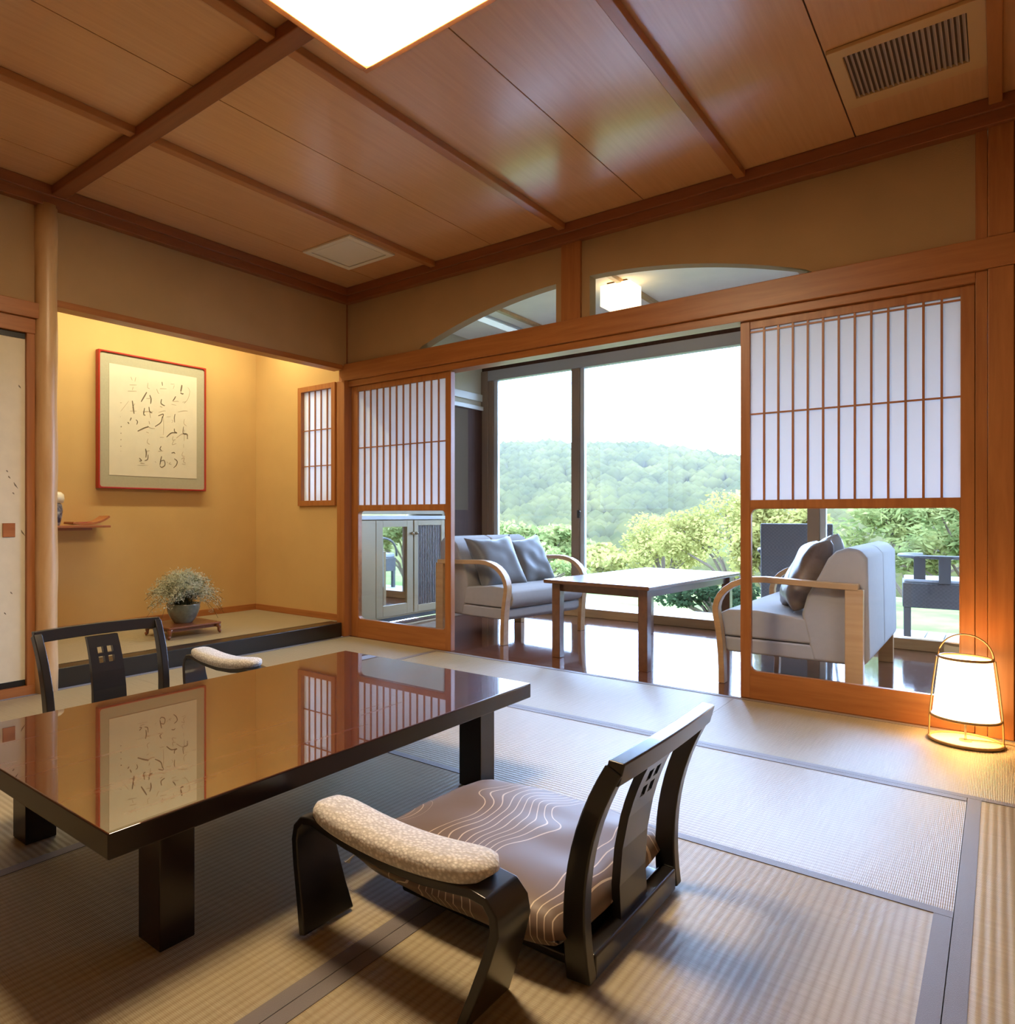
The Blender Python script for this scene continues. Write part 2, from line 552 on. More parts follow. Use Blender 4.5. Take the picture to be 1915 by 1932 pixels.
# ------------------------------------------------------------------ room shell
XR = 4.56      # right wall
YF = -4.60     # wall behind the camera
ZC = 2.605
struct(MB().box(-0.06, XR, YF, 0.0, -0.12, -0.05).build('floor', M['wood_x']))
struct(MB().box(-0.06, XR, YF, -3.585, -0.05, -0.001).box(-0.03, 1.79, -3.585, -2.72, -0.05, -0.001).box(3.63, XR, -3.585, -2.72, -0.05, -0.001).build('floor', M['tatami']))

# tatami mats (local X = long side)
def tatami(label, cx, cy, L, W, rz):
    r = thing('tatami_mat', label, 'tatami mat', (cx, cy, -0.0517), rz, 'tatami mats on the floor')
    MB().box(-L / 2, L / 2, -W / 2 + 0.001, W / 2 - 0.001, 0, 0.05).build('rush_cover', M['tatami'], r)
    for s in (-1, 1):
        y0, y1 = sorted((s * (W / 2 - 0.034), s * (W / 2 - 0.0003)))
        MB().box(-L / 2, L / 2, y0, y1, 0.002, 0.0515).build('cloth_border', M['heri'], r)
    return r
def mat_rect(label, x0, x1, y0, y1):
    g = 0.0006
    lx, ly = x1 - x0 - 2 * g, y1 - y0 - 2 * g
    if lx > ly:
        tatami(label, (x0 + x1) / 2, (y0 + y1) / 2, lx, ly, 0)
    else:
        tatami(label, (x0 + x1) / 2, (y0 + y1) / 2, ly, lx, PI / 2)
X0, X1, X2, X3, X4, X5 = 0.0, 0.87, 1.775, 2.70, 3.61, XR
Y1, Y2, Y3, Y4 = -0.885, -1.795, -2.72, -3.585
mat_rect('daylit pale tatami mat along the threshold between the two shoji panels', X1, X3, Y1, 0)
mat_rect('tatami mat under the glowing floor lamp, along the right shoji', X3, X5, Y1, 0)
mat_rect('tan tatami mat along the black alcove step, below the left shoji', X0, X1, Y2, 0)
mat_rect('pale daylit tatami mat behind the near legless chair back', X2, X4, Y2, Y1)
mat_rect('tan striped tatami mat at the right edge of the photo', X4, X5, Y3, Y1)
mat_rect('tan tatami mat between the alcove and the far end of the low table', X1, X2, Y3, Y1)
mat_rect('tan ribbed tatami mat under the near legless chair', X3, X4, Y4, Y2)
mat_rect('shaded tatami mat under the lacquered low table', X2, X3, Y4, Y2)
mat_rect('tatami mat under the far legless chair by the log post', X0, X1, Y4, Y2)

# back wall above the shoji, with one arched opening either side of the strut
wb = MB()
def arch_z(x):
    t = (x - 1.855) / 1.19
    return 2.045 + (0.245 - (x - 1.855) ** 2 / (2 * 3.07)) if abs(t) < 1 else 2.045
def wall_strip(xs, zf):
    for a, b in zip(xs[:-1], xs[1:]):
        wb.prism([(a, zf(a)), (b, zf(b)), (b, ZC), (a, ZC)], 'y', 0.01, 0.09)
seg1 = [0.0, 0.664] + [0.664 + (1.715 - 0.664) * i / 24 for i in range(1, 25)]
wall_strip(seg1, arch_z)
wall_strip([1.715, 1.925], lambda x: 2.04)
wall_strip([1.925 + (3.046 - 1.925) * i / 24 for i in range(25)] + [3.62], arch_z)
bmesh.ops.remove_doubles(wb.bm, verts=wb.bm.verts[:], dist=1e-5)
for _f in [f for f in wb.bm.faces if abs(f.normal.x) > 0.9]:
    pass
struct(wb.build('wall_back', M['plaster']))
struct(MB().box(3.73, XR + 0.05, 0.0, 0.09, 0, 1.92).box(3.73, XR + 0.05, 0.0, 0.09, 2.04, ZC).build('wall_back', M['plaster']))
struct(MB().box(1.757, 1.877, -0.012, 0.10, 2.045, 2.50).build('trim_1', M['wood_z'], bevel=0.003))   # strut
struct(MB().box(-0.055, XR, -0.028, 0.10, 1.92, 2.048).build('trim_2', M['wood_x'], bevel=0.004))      # nageshi
struct(MB().box(0.02, 3.612, -0.006, 0.105, 1.876, 1.92).build('trim_3', M['wood_x'], bevel=0.002))     # kamoi
struct(MB().box(-0.055, 0.024, -0.05, 0.10, 0.0, 1.92).build('trim_4', M['wood_z'], bevel=0.003))      # corner post
struct(MB().box(3.575, 3.612, 0.056, 0.10, 0.0, 1.876).box(3.612, 3.650, -0.004, 0.10, 0.0, 1.92).box(3.612, 3.650, -0.004, 0.10, 2.048, 2.50).build('trim_5', M['wood_z'], bevel=0.002))
struct(MB().box(3.651, 3.732, -0.022, 0.10, 0.0, 1.92).box(3.651, 3.732, -0.022, 0.10, 2.048, 2.50).build('trim_6', M['wood_z'], bevel=0.004))
struct(MB().box(3.734, XR, -0.01, 0.0, 0.0, 1.92).box(3.734, XR, -0.01, 0.0, 2.048, 2.50).build('wall_back', M['wood_z']))
struct(MB().box(-0.05, XR, 0.0, 0.10, -0.05, 0.0).build('trim_7', M['engawa'], bevel=0.002))           # threshold
# walls not seen by the camera close the room
struct(MB().box(XR, XR + 0.1, YF, 0.1, -0.05, ZC).build('wall_right', M['plaster']))
struct(MB().box(-1.3, XR + 0.1, YF - 0.1, YF, -0.05, ZC).build('wall_front', M['plaster']))

# ceiling: boards with seams, ribs, beam, rim
cb = MB()
xs = [0.0, 0.335, 0.855, 1.31, 1.785, 2.258, 2.735, 3.205, 3.675, 4.14, XR]
for a, b in zip(xs[:-1], xs[1:]):
    cb.box(a + 0.0025, b - 0.0025, YF, 0.0, ZC, ZC + 0.012)
struct(cb.build('ceiling', M['ceil']))
struct(MB().box(-1.3, XR + 0.1, YF - 0.1, 0.1, ZC + 0.0125, ZC + 0.06).build('ceiling', M['dark_wood']))
k = 8
for x in (0.855, 1.785, 2.735, 3.675):
    o = MB().box(x - 0.022, x + 0.022, YF, -0.04, ZC - 0.034, ZC).build('trim_%d' % k, M['rib'], bevel=0.004)
    struct(o)
    k += 1
for a, b in ((0.04, XR),):
    struct(MB().box(a, b, -2.25, -2.17, ZC - 0.05, ZC - 0.0005).build('trim_%d' % k, M['rim_x'], bevel=0.006))
    k += 1
struct(MB().box(0.0, XR, -0.045, 0.012, 2.497, ZC - 0.0005).box(0.0, XR, -0.060, -0.02, 2.548, ZC - 0.001).build('trim_%d' % k, M['rim_x'], bevel=0.004)); k += 1
struct(MB().box(-0.012, 0.045, YF, -0.045, 2.497, ZC - 0.0005).box(0.02, 0.060, YF, -0.045, 2.548, ZC - 0.001).build('trim_%d' % k, M['rim_y'], bevel=0.004)); k += 1

# left wall: alcove header, log post, fusuma bay
struct(MB().box(-0.08, 0.0, -2.20, 0.0, 2.035, ZC).build('wall_left', M['plaster']))
struct(MB().box(-0.085, 0.008, -2.20, -0.05, 2.0, 2.037).build('trim_%d' % k, M['wood_y'], bevel=0.003)); k += 1
struct(MB().box(-0.006, 0.006, -0.004, 0.004, 2.04, 2.50).build('trim_%d' % k, M['rim_y'])); k += 1
struct(MB().box(-0.08, 0.0, YF, -2.31, 1.99, ZC).build('wall_left', M['plaster']))
struct(MB().box(-0.05, 0.03, YF, -2.30, 1.912, 1.992).build('trim_%d' % k, M['wood_y'], bevel=0.003)); k += 1
struct(MB().box(-0.06, 0.012, YF, -2.31, 1.835, 1.912).build('trim_%d' % k, M['wood_y'], bevel=0.003)); k += 1
struct(MB().box(-0.06, 0.008, -2.352, -2.31, 0.0, 1.835).build('trim_%d' % k, M['wood_z'], bevel=0.003)); k += 1
struct(MB().box(-0.06, 0.012, YF, -2.31, -0.05, 0.045).build('trim_%d' % k, M['wood_y'], bevel=0.003)); k += 1
lp = MB()
rings = []
for i in range(16):
    z = -0.05 + 2.56 * i / 15
    r = 0.058 + 0.003 * math.sin(i * 1.9) - 0.0018 * i / 15
    rings.append([(r * math.cos(2 * PI * j / 28), -2.254 + r * math.sin(2 * PI * j / 28), z) for j in range(28)])
lp.loft(rings)
struct(lp.build('trim_%d' % k, M['log'], smooth=True)); k += 1
# fusuma sliding door
fz0, fz1 = 0.045, 1.835
dr = struct(MB().box(-0.035, -0.012, -3.25, -2.3525, fz0 + 0.02, fz1 - 0.02).build('door_3', M['fusuma']))
MB().box(-0.038, -0.008, -3.25, -2.354, fz1 - 0.030, fz1 - 0.002).box(-0.038, -0.008, -3.25, -2.354, fz0, fz0 + 0.03).build('lacquer_rail', M['black_edge'], dr)
MB().box(-0.013, -0.006, -2.462, -2.402, 0.835 - 0.035, 0.835 + 0.035).build('square_pull', M['shelf'], dr, bevel=0.002)
pt = MB()
for yy, zz, l in ((-2.40, 1.06, 0.03), (-2.43, 1.10, 0.014), (-2.365, 0.82, 0.03), (-2.44, 1.13, 0.01), (-2.42, 0.52, 0.012), (-2.38, 1.56, 0.016), (-2.45, 0.42, 0.012), (-2.41, 1.02, 0.01)):
    pt.ribbon([(-0.0115, yy - l * 0.25, zz + l / 2), (-0.0115, yy, zz), (-0.0115, yy + l * 0.4, zz - l / 2)], [0.001, 0.004, 0.0006], 0.0004, (0, 1, 0))
pt.build('ink_fleck', M['ink'], dr)
struct(MB().box(-0.05, -0.04, YF, -2.31, 0.0, 1.9).build('wall_left', M['plaster']))

# tokonoma alcove
TX, TZ, TY = -1.10, 0.10, 0.02
struct(MB().box(TX - 0.08, TX, -2.9, TY + 0.08, 0, ZC).build('wall_back', M['plaster_toko']))
struct(MB().box(TX, -0.545, TY, TY + 0.06, 0, ZC).box(-0.135, -0.05, TY, TY + 0.06, 0, ZC).box(-0.545, -0.135, TY, TY + 0.06, 0, 0.99).box(-0.545, -0.135, TY, TY + 0.06, 1.93, ZC).build('wall_right', M['plaster_toko']))
struct(MB().box(TX, -0.08, -2.90, -2.84, 0, ZC).build('wall_left', M['plaster_toko']))
struct(MB().box(TX, -0.08, -2.84, TY, 2.52, 2.58).build('ceiling', M['ceil']))
struct(MB().box(TX, -0.10, -2.84, TY, -0.05, TZ - 0.012).build('floor', M['wood_y']))
tm = MB().box(-0.5, 0.5, -1.1, 1.1, 0, 0.012)
am = tag(tm.build('alcove_mat', M['tatami']), 'straw mat covering the raised alcove floor under the flower stand', 'tatami mat')
am.location = (-0.60, -1.085, TZ - 0.012)
am.rotation_euler = (0, 0, 0)
am.data.transform(Matrix.Rotation(PI / 2, 4, 'Z'))
am.data.transform(Matrix.Diagonal((0.4545, 2.2, 1, 1)))
struct(MB().box(-0.10, 0.0, -2.205, -0.05, -0.05, TZ + 0.004).build('trim_%d' % k, M['black'], bevel=0.006)); k += 1
struct(MB().box(-0.122, -0.1, -2.205, -0.05, TZ - 0.002, TZ + 0.003).build('trim_%d' % k, M['black_edge'])); k += 1
struct(MB().box(TX, TX + 0.012, -2.84, TY, TZ, TZ + 0.05).build('baseboard_back', M['wood_y'], bevel=0.002))
struct(MB().box(TX + 0.012, -0.055, TY - 0.012, TY, TZ, TZ + 0.05).build('baseboard_right', M['wood_x'], bevel=0.002))
# alcove side window
w = struct(MB().framehole(-0.548, -0.128, 0.985, 1.935, -0.508, -0.168, 1.025, 1.895, 0.001, TY - 0.02, TY + 0.05, 1).build('window_1', M['wood_z'], bevel=0.002))
lb = MB()
for i in range(1, 5):
    x = -0.508 + 0.34 * i / 5
    lb.box(x - 0.004, x + 0.004, TY + 0.002, TY + 0.014, 1.025, 1.895)
for z in (1.30, 1.585):
    lb.box(-0.508, -0.168, TY + 0.004, TY + 0.012, z - 0.004, z + 0.004)
lb.build('lattice', M['wood_z'], w)
MB().box(-0.508, -0.168, TY + 0.016, TY + 0.018, 1.025, 1.895).build('paper_pane', M['paper'], w)

# ------------------------------------------------------------------ shoji doors
def shoji(name, x0, x1, y, stile_l, stile_r, nbars, t=0.034, bars=(1.412,)):
    xl, xr = x0 + stile_l, x1 - stile_r
    zb, zt = 0.0006, 1.8755
    m0, m1 = 0.945, 0.985
    fr = MB()
    fr.box(x0, xl, y, y + t, zb, zt).box(xr, x1, y, y + t, zb, zt)
    fr.box(xl, xr, y + 0.002, y + t - 0.002, zt - 0.04, zt)
    fr.box(xl, xr, y + 0.002, y + t - 0.002, m0, m1)
    d = struct(fr.build(name, M['wood_z'], bevel=0.002))
    MB().framehole(xl, xr, zb, m0, xl + 0.004, xr - 0.004, 0.135, m0 - 0.004, 0.028, y + 0.003, y + t - 0.003).build('bottom_rail', M['wood_x'], d)
    la = MB()
    w = (xr - xl) / (nbars + 1)
    for i in range(1, nbars + 1):
        x = xl + w * i
        la.box(x - 0.0042, x + 0.0042, y + 0.004, y + 0.016, m1, zt - 0.04)
    for z in bars:
        la.box(xl, xr, y + 0.006, y + 0.014, z - 0.004, z + 0.004)
    la.build('lattice', M['wood_z'], d)
    MB().box(xl, xr, y + 0.0165, y + 0.018, m1, zt - 0.04).build('paper_screen', M['paper'], d)
    MB().box(xl, xr, y + 0.015, y + 0.019, 0.12, m0).build('glass_pane', M['glass'], d)
    return d
shoji('door_1', 0.032, 0.948, 0.016, 0.066, 0.045, 12, t=0.046)
shoji('door_2', 2.716, 3.610, 0.016, 0.043, 0.046, 12, bars=(1.412, 1.820))

# ------------------------------------------------------------------ veranda (hiroen)
WY = 2.13
VX = -0.17
ZV = 2.62
struct(MB().box(VX, XR, 0.10, WY + 0.02, -0.06, 0.0).build('floor', M['engawa']))
struct(MB().box(-0.6, XR + 0.1, 0.09, WY + 0.3, ZV, ZV + 0.05).build('ceiling', M['veranda_ceil']))
for x in (0.60, 1.63, 2.66, 3.69):
    struct(MB().box(x - 0.018, x + 0.018, 0.09, WY, ZV - 0.03, ZV).build('trim_%d' % k, M['bent'], bevel=0.003)); k += 1
struct(MB().box(VX - 0.03, VX, 0.09, 0.30, 0.92, ZV).box(-0.6, VX, 0.30, WY + 0.1, 0.92, ZV).build('wall_left', M['white_plaster']))
struct(MB().box(VX - 0.03, VX, 0.09, 0.30, 0, 0.92).box(-0.6, VX, 1.46, WY + 0.1, 0, 0.92).build('wall_left', M['white_plaster']))
struct(MB().box(XR, XR + 0.1, 0.09, WY + 0.2, 0, ZV).build('wall_right', M['white_plaster']))
# trim and dark closet door at the far end of the left wall
struct(MB().box(VX, VX + 0.02, 1.50, WY - 0.005, 2.035, 2.105).box(VX, VX + 0.03, 1.50, WY - 0.005, 1.945, 1.985).build('trim_%d' % k, M['trim_cream'], bevel=0.003)); k += 1
d4 = struct(MB().box(VX, VX + 0.012, 1.50, WY - 0.004, 0.05, 1.945).build('door_4', M['dark_wood']))
MB().box(VX + 0.012, VX + 0.016, 1.52, 1.86, 0.96, 1.93).build('notice_panel', M['dark_grey'], d4)
# window wall: header, sill, jambs, mullions, panes
w2 = struct(MB().box(VX, XR, WY, WY + 0.09, 2.335, ZV).build('window_2', M['dark_wood']))
MB().box(VX, XR, WY - 0.012, WY + 0.08, 2.235, 2.335).build('head_rail', M['alu_grey'], w2, bevel=0.004)
MB().box(VX, XR, WY - 0.01, WY + 0.10, 0.0, 0.075).build('sill', M['bent'], w2, bevel=0.004)
MB().box(VX, -0.095, WY - 0.02, WY + 0.09, 0.07, 2.335).build('jamb', M['alu'], w2, bevel=0.003)
MB().box(-0.095, -0.045, WY + 0.0, WY + 0.07, 0.075, 2.24).build('sash_stile', M['alu'], w2, bevel=0.003)
MB().box(-0.045, -0.004, WY + 0.02, WY + 0.06, 0.075, 2.24).build('sash_stile', M['alu_light'], w2, bevel=0.003)
for xm in (0.784, 2.633):
    MB().box(xm, xm + 0.075, WY - 0.005, WY + 0.05, 0.075, 2.24).build('mullion', M['alu'], w2, bevel=0.003)
    MB().box(xm + 0.075, xm + 0.112, WY + 0.02, WY + 0.07, 0.075, 2.24).build('sash_stile', M['alu_light'], w2, bevel=0.003)
lk = MB().box(0.846, 0.872, WY - 0.02, WY - 0.004, 0.885, 0.955).tube([(0.859, WY - 0.03, 0.93), (0.885, WY - 0.035, 0.945)], 0.008)
lk.build('crescent_lock', M['black'], w2, bevel=0.003)
for a, b in ((-0.004, 0.784), (0.896, 2.633), (2.745, XR)):
    MB().box(a, b, WY + 0.038, WY + 0.042, 0.075, 2.236).build('glass_pane', M['glass'], w2)

# cabinet built into the left veranda wall
cab = thing('storage_cabinet', 'low cream cabinet with round knobs behind the left shoji glass', 'cabinet', (VX, 0.89, 0))
MB().box(-0.42, 0.0, -0.58, 0.58, 0.04, 0.87).build('carcass', M['cab'], cab)
MB().box(-0.42, 0.03, -0.585, 0.585, 0.872, 0.905).build('worktop', M['alu_light'], cab, bevel=0.004)
MB().box(-0.40, -0.03, -0.57, 0.57, 0.0, 0.04).build('plinth', M['black_edge'], cab)
MB().box(0.002, 0.024, -0.575, -0.39, 0.035, 0.865).build('door_panel', M['cab'], cab, bevel=0.003)
g = MB()
g.box(0.002, 0.024, -0.385, -0.30, 0.06, 0.865).box(0.002, 0.024, 0.02, 0.105, 0.06, 0.865).box(0.002, 0.024, -0.30, 0.02, 0.06, 0.15).box(0.002, 0.024, -0.30, 0.02, 0.81, 0.865)
gd = g.build('mirror_door', M['cab'], cab, bevel=0.003)
MB().box(0.006, 0.012, -0.30, 0.02, 0.15, 0.81).build('mirror_glass', M['mirror'], gd)
MB().lathe([(0.0, 0), (0.014, 0.004), (0.012, 0.02), (0.0, 0.026)], 14).build('knob', M['brass'], gd, smooth=True).matrix_local = Matrix.Translation((0.024, 0.085, 0.752)) @ Matrix.Rotation(PI / 2, 4, 'Y')
g = MB()
g.box(0.002, 0.024, 0.12, 0.175, 0.06, 0.865).box(0.002, 0.024, 0.52, 0.575, 0.06, 0.865).box(0.002, 0.024, 0.175, 0.52, 0.06, 0.12).box(0.002, 0.024, 0.175, 0.52, 0.82, 0.865)
fd = g.build('fluted_door', M['cab'], cab, bevel=0.003)
fl = MB()
for i in range(14):
    y = 0.175 + 0.345 * i / 14
    fl.box(0.004, 0.013, y, y + 0.0246, 0.12, 0.82)
    fl.box(0.013, 0.018, y + 0.004, y + 0.019, 0.12, 0.82)
fl.build('fluting', M['cab_grey'], fd, bevel=0.002)
MB().lathe([(0.0, 0), (0.014, 0.004), (0.012, 0.02), (0.0, 0.026)], 14).build('knob', M['brass'], fd, smooth=True).matrix_local = Matrix.Translation((0.024, 0.145, 0.752)) @ Matrix.Rotation(PI / 2, 4, 'Y')

# ------------------------------------------------------------------ low lacquer table
TZT = 0.325
tb = thing('low_table', 'long glossy brown lacquered low table in the middle of the room', 'table', (2.03, -2.43, 0))
MB().box(-0.455, 0.44, -0.785, 0.775, TZT - 0.05, TZT).build('tabletop', [M['table'], M['table_leg']], tb, bevel=0.004)
top = tb.children[0]
for p in top.data.polygons:
    p.material_index = 0 if p.normal.z > 0.5 else 1
for x, y in ((0.315, -0.585), (0.335, 0.595), (-0.385, -0.57), (-0.385, 0.595)):
    MB().box(x - 0.043, x + 0.043, y - 0.043, y + 0.043, 0, TZT - 0.05).build('leg', M['table_leg'], tb, bevel=0.003)

# ------------------------------------------------------------------ legless chairs and elbow rests
def make_zaisu(label, loc, rz):
    # local +X faces the table, the back is at -X
    r = thing('legless_chair', label, 'chair', loc, rz, 'black legless chairs at the low table')
    MB().box(-0.02, 0.46, -0.235, 0.235, 0.012, 0.034).build('seat_board', M['black'], r, bevel=0.006)
    MB().box(-0.022, 0.016, -0.228, 0.228, 0.0, 0.052).build('rear_rail', M['black'], r, bevel=0.006)
    prof = bez((0.0, 0, 0.005), (0.02, 0, 0.16), (0.0, 0, 0.30), (-0.078, 0, 0.440), 12)
    for s in (-1, 1):
        path = [(p[0], s * (0.243 + 0.02 * p[2] / 0.45), p[2]) for p in prof]
        ht = [0.025 - 0.008 * i / 12 for i in range(13)]
        MB().ribbon(path, 0.0165, ht, (0, 1, 0)).build('back_post', M['black'], r, bevel=0.004)
    top = bez((-0.078, -0.274, 0.450), (-0.092, -0.1, 0.456), (-0.092, 0.1, 0.456), (-0.078, 0.274, 0.450), 12)
    pts = [Vector(p) for p in top]
    rings = []
    for p in pts:
        rings.append([(p.x + 0.021, p.y, p.z - 0.040), (p.x + 0.012, p.y, p.z + 0.006), (p.x - 0.020, p.y, p.z + 0.004), (p.x - 0.008, p.y, p.z - 0.042)])
    MB().loft(rings).build('top_rail', M['black'], r, bevel=0.004)
    # splat with four square cut-outs, curved like the posts
    zs = [0.03, 0.12, 0.20, 0.27, 0.305, 0.330, 0.342, 0.367, 0.41]
    ys = [-0.075, -0.034, -0.008, 0.008, 0.034, 0.075]
    def px_at(z):
        for a, b in zip(prof[:-1], prof[1:]):
            if a[2] <= z <= b[2] + 1e-9:
                t = (z - a[2]) / (b[2] - a[2])
                return a[0] + t * (b[0] - a[0])
        return prof[-1][0]
    sb = MB()
    V = {}
    for s, off in enumerate((0.009, -0.009)):
        for i, z in enumerate(zs):
            for j, y in enumerate(ys):
                f = 1.0 - 0.10 * (z / 0.41) if abs(y) > 0.05 else 1.0
                V[s, i, j] = sb.bm.verts.new((px_at(z) + off - 0.004, y * f, z))
    holes = {(i, j) for i in (4, 6) for j in (1, 3)}
    cells = [(i, j) for i in range(len(zs) - 1) for j in range(len(ys) - 1) if (i, j) not in holes]
    cs = set(cells)
    for i, j in cells:
        for s in (0, 1):
            sb.bm.faces.new([V[s, i, j], V[s, i + 1, j], V[s, i + 1, j + 1], V[s, i, j + 1]])
        for di, dj, a, b in ((-1, 0, (i, j), (i, j + 1)), (1, 0, (i + 1, j), (i + 1, j + 1)), (0, -1, (i, j), (i + 1, j)), (0, 1, (i, j + 1), (i + 1, j + 1))):
            if (i + di, j + dj) not in cs:
                sb.bm.faces.new([V[(0,) + a], V[(0,) + b], V[(1,) + b], V[(1,) + a]])
    sb.build('splat', M['black'], r)
    return r
z1 = make_zaisu('black legless chair with patterned cushion, nearest the camera', (3.08, -2.315, 0), PI)
copy_tree(z1, (0.955, -2.41, 0), 0, 'black legless chair behind the low table, in front of the alcove')

def make_elbow(label, loc, rz):
    # local X along the pad, foot centre at the origin
    r = thing('elbow_rest', label, 'armrest', loc, rz, 'padded elbow rests beside the legless chairs')
    path = [(-0.205, 0, 0.003), (-0.222, 0, 0.06), (-0.243, 0, 0.14), (-0.252, 0, 0.19), (-0.248, 0, 0.218), (-0.232, 0, 0.236), (-0.205, 0, 0.240), (-0.10, 0, 0.221), (0.0, 0, 0.213), (0.10, 0, 0.217), (0.205, 0, 0.232), (0.240, 0, 0.228), (0.258, 0, 0.208), (0.262, 0, 0.18), (0.248, 0, 0.13), (0.225, 0, 0.06), (0.205, 0, 0.003)]
    hw = [0.078, 0.070, 0.062, 0.058, 0.056, 0.055, 0.054, 0.052, 0.051, 0.052, 0.054, 0.055, 0.056, 0.058, 0.063, 0.070, 0.078]
    ht = [0.0095] * len(path)
    MB().ribbon(path, hw, ht, (0, 1, 0)).build('bentwood_frame', M['black'], r, bevel=0.004)
    pd = MB()
    rings = []
    n = 22
    for i in range(n + 1):
        t = i / n
        x = -0.225 + 0.455 * t
        zc = 0.2465 - 0.024 * math.sin(PI * min(1, max(0, t))) ** 1.0
        e = min(1.0, (1 - abs(2 * t - 1) ** 9)) ** 0.5
        e = max(e, 0.25)
        ring = []
        for kk in range(20):
            a = 2 * PI * kk / 20
            c, s = math.cos(a), math.sin(a)
            yy = 0.060 * e * math.copysign(abs(c) ** 0.6, c)
            zz = 0.0245 * e * math.copysign(abs(s) ** 0.7, s) + 0.0165
            ring.append((x, yy, zc + zz))
        rings.append(ring)
    pd.loft(rings)
    pd.build('pad', M['pad'], r, smooth=True)
    return r
e1 = make_elbow('black elbow rest with pale woven pad in the foreground', (2.772, -2.747, 0), 0)
copy_tree(e1, (1.03, -1.885, 0), 0.0, 'black elbow rest with pale pad at the far side of the table')

# ------------------------------------------------------------------ seat cushion
def pillow_mesh(a, b, h, n=26, ear=0.0, pw=0.5, wob=0.0, seed=0, flat=0.0):
    mb = MB()
    top, bot = {}, {}
    for i in range(n + 1):
        for j in range(n + 1):
            u, v = 2 * i / n - 1, 2 * j / n - 1
            f = max(0.0, (1 - u ** 4) * (1 - v ** 4)) ** pw
            pinch = 1 - 0.06 * (1 - ear) * (u * u * v * v)
            sx = 1 - 0.045 * ear * (1 - v * v) if ear else 1
            # sides bow inwards when the corners are pulled out
            x = a * u * (1 - ear * 0.17 * (1 - v * v) * abs(u) ** 2) * pinch
            y = b * v * (1 - ear * 0.17 * (1 - u * u) * abs(v) ** 2) * pinch
            wz = wob * noise.noise((u * 2.3 + seed, v * 2.3, seed)) * f
            top[i, j] = mb.bm.verts.new((x, y, h * f + wz))
            if i in (0, n) or j in (0, n):
                bot[i, j] = top[i, j]
            else:
                bot[i, j] = mb.bm.verts.new((x, y, -h * f * (1 - flat) + wz))
    for i in range(n):
        for j in range(n):
            mb.bm.faces.new([top[i, j], top[i + 1, j], top[i + 1, j + 1], top[i, j + 1]])
            mb.bm.faces.new([bot[i, j], bot[i, j + 1], bot[i + 1, j + 1], bot[i + 1, j]])
    return mb
cu = thing('floor_cushion', 'taupe floor cushion with cream wavy lines on the near legless chair', 'cushion', (2.785, -2.312, 0.084))
pillow_mesh(0.288, 0.312, 0.064, pw=0.36, wob=0.012, seed=3, flat=0.25).build('cover', M['cushion'], cu, smooth=True)
ts = MB()
for i in range(7):
    a = -0.5 + i * 0.17
    ts.tube([(-0.270, -0.285, 0.0), (-0.276 - 0.012 * math.cos(a), -0.289 - 0.008 * i / 3, -0.008 - 0.012), (-0.278 - 0.014 * math.cos(a), -0.288 - 0.003 * i, -0.030 + 0.002 * i)], 0.0012, 5)
ts.build('corner_tassel', M['washi'], cu)

# ------------------------------------------------------------------ floor lamp (paper andon)
fl = thing('floor_lamp', 'glowing white paper floor lamp with bamboo hoops by the right pillar', 'lamp', (3.585, -0.165, 0))
def ring(mb, r, z, t):
    mb.tube([(r * math.cos(2 * PI * i / 40), r * math.sin(2 * PI * i / 40), z) for i in range(40)], t, 8, closed=True)
    return mb
MB().lathe([(0.0, 0.0), (0.113, 0.0), (0.113, 0.006), (0.0, 0.006)], 40).build('base_disc', M['base_disc'], fl)
ring(MB(), 0.115, 0.008, 0.0055).build('base_hoop', M['bamboo'], fl, smooth=True)
MB().lathe([(0.105, 0.102), (0.101, 0.14), (0.082, 0.337)], 48).build('shade', M['shade'], fl, smooth=True)
ring(MB(), 0.107, 0.100, 0.0055).build('shade_hoop', M['bamboo'], fl, smooth=True)
ring(MB(), 0.084, 0.338, 0.0055).build('shade_hoop', M['bamboo'], fl, smooth=True)
for a in (0.05, 0.05 + PI):
    c, s = math.cos(a), math.sin(a)
    MB().tube([(0.115 * c, 0.115 * s, 0.008), (0.113 * c, 0.113 * s, 0.10), (0.103 * c, 0.103 * s, 0.22), (0.090 * c, 0.090 * s, 0.335)], 0.0032, 6).build('stay', M['bamboo'], fl)
c, s = math.cos(0.05), math.sin(0.05)
MB().tube([(0.086 * c * math.cos(t), 0.086 * s * math.cos(t), 0.338 + 0.095 * math.sin(t)) for t in [PI * i / 18 for i in range(19)]], 0.0032, 6).build('handle', M['bamboo'], fl, smooth=True)
MB().tube([(0, 0, 0.006), (0, 0, 0.12)], 0.004, 8).tube([(0.018, 0.0, 0.075), (0.018, 0, 0.11)], 0.002, 6).lathe([(0.0, 0.0), (0.02, 0.0), (0.02, 0.006), (0.0, 0.006)], 16, (0, 0, 0.006)).build('bulb_holder', M['brass'], fl)
MB().tube(bez((0.0, 0.0, 0.012), (0.06, 0.03, 0.012), (0.09, 0.03, 0.012), (0.14, 0.02, 0.014), 8) + bez((0.14, 0.02, 0.014), (0.2, 0.0, 0.005), (0.3, 0.02, 0.004), (0.5, 0.05, 0.004), 10)[1:], 0.0032, 6).build('cord', M['bamboo'], fl, smooth=True)

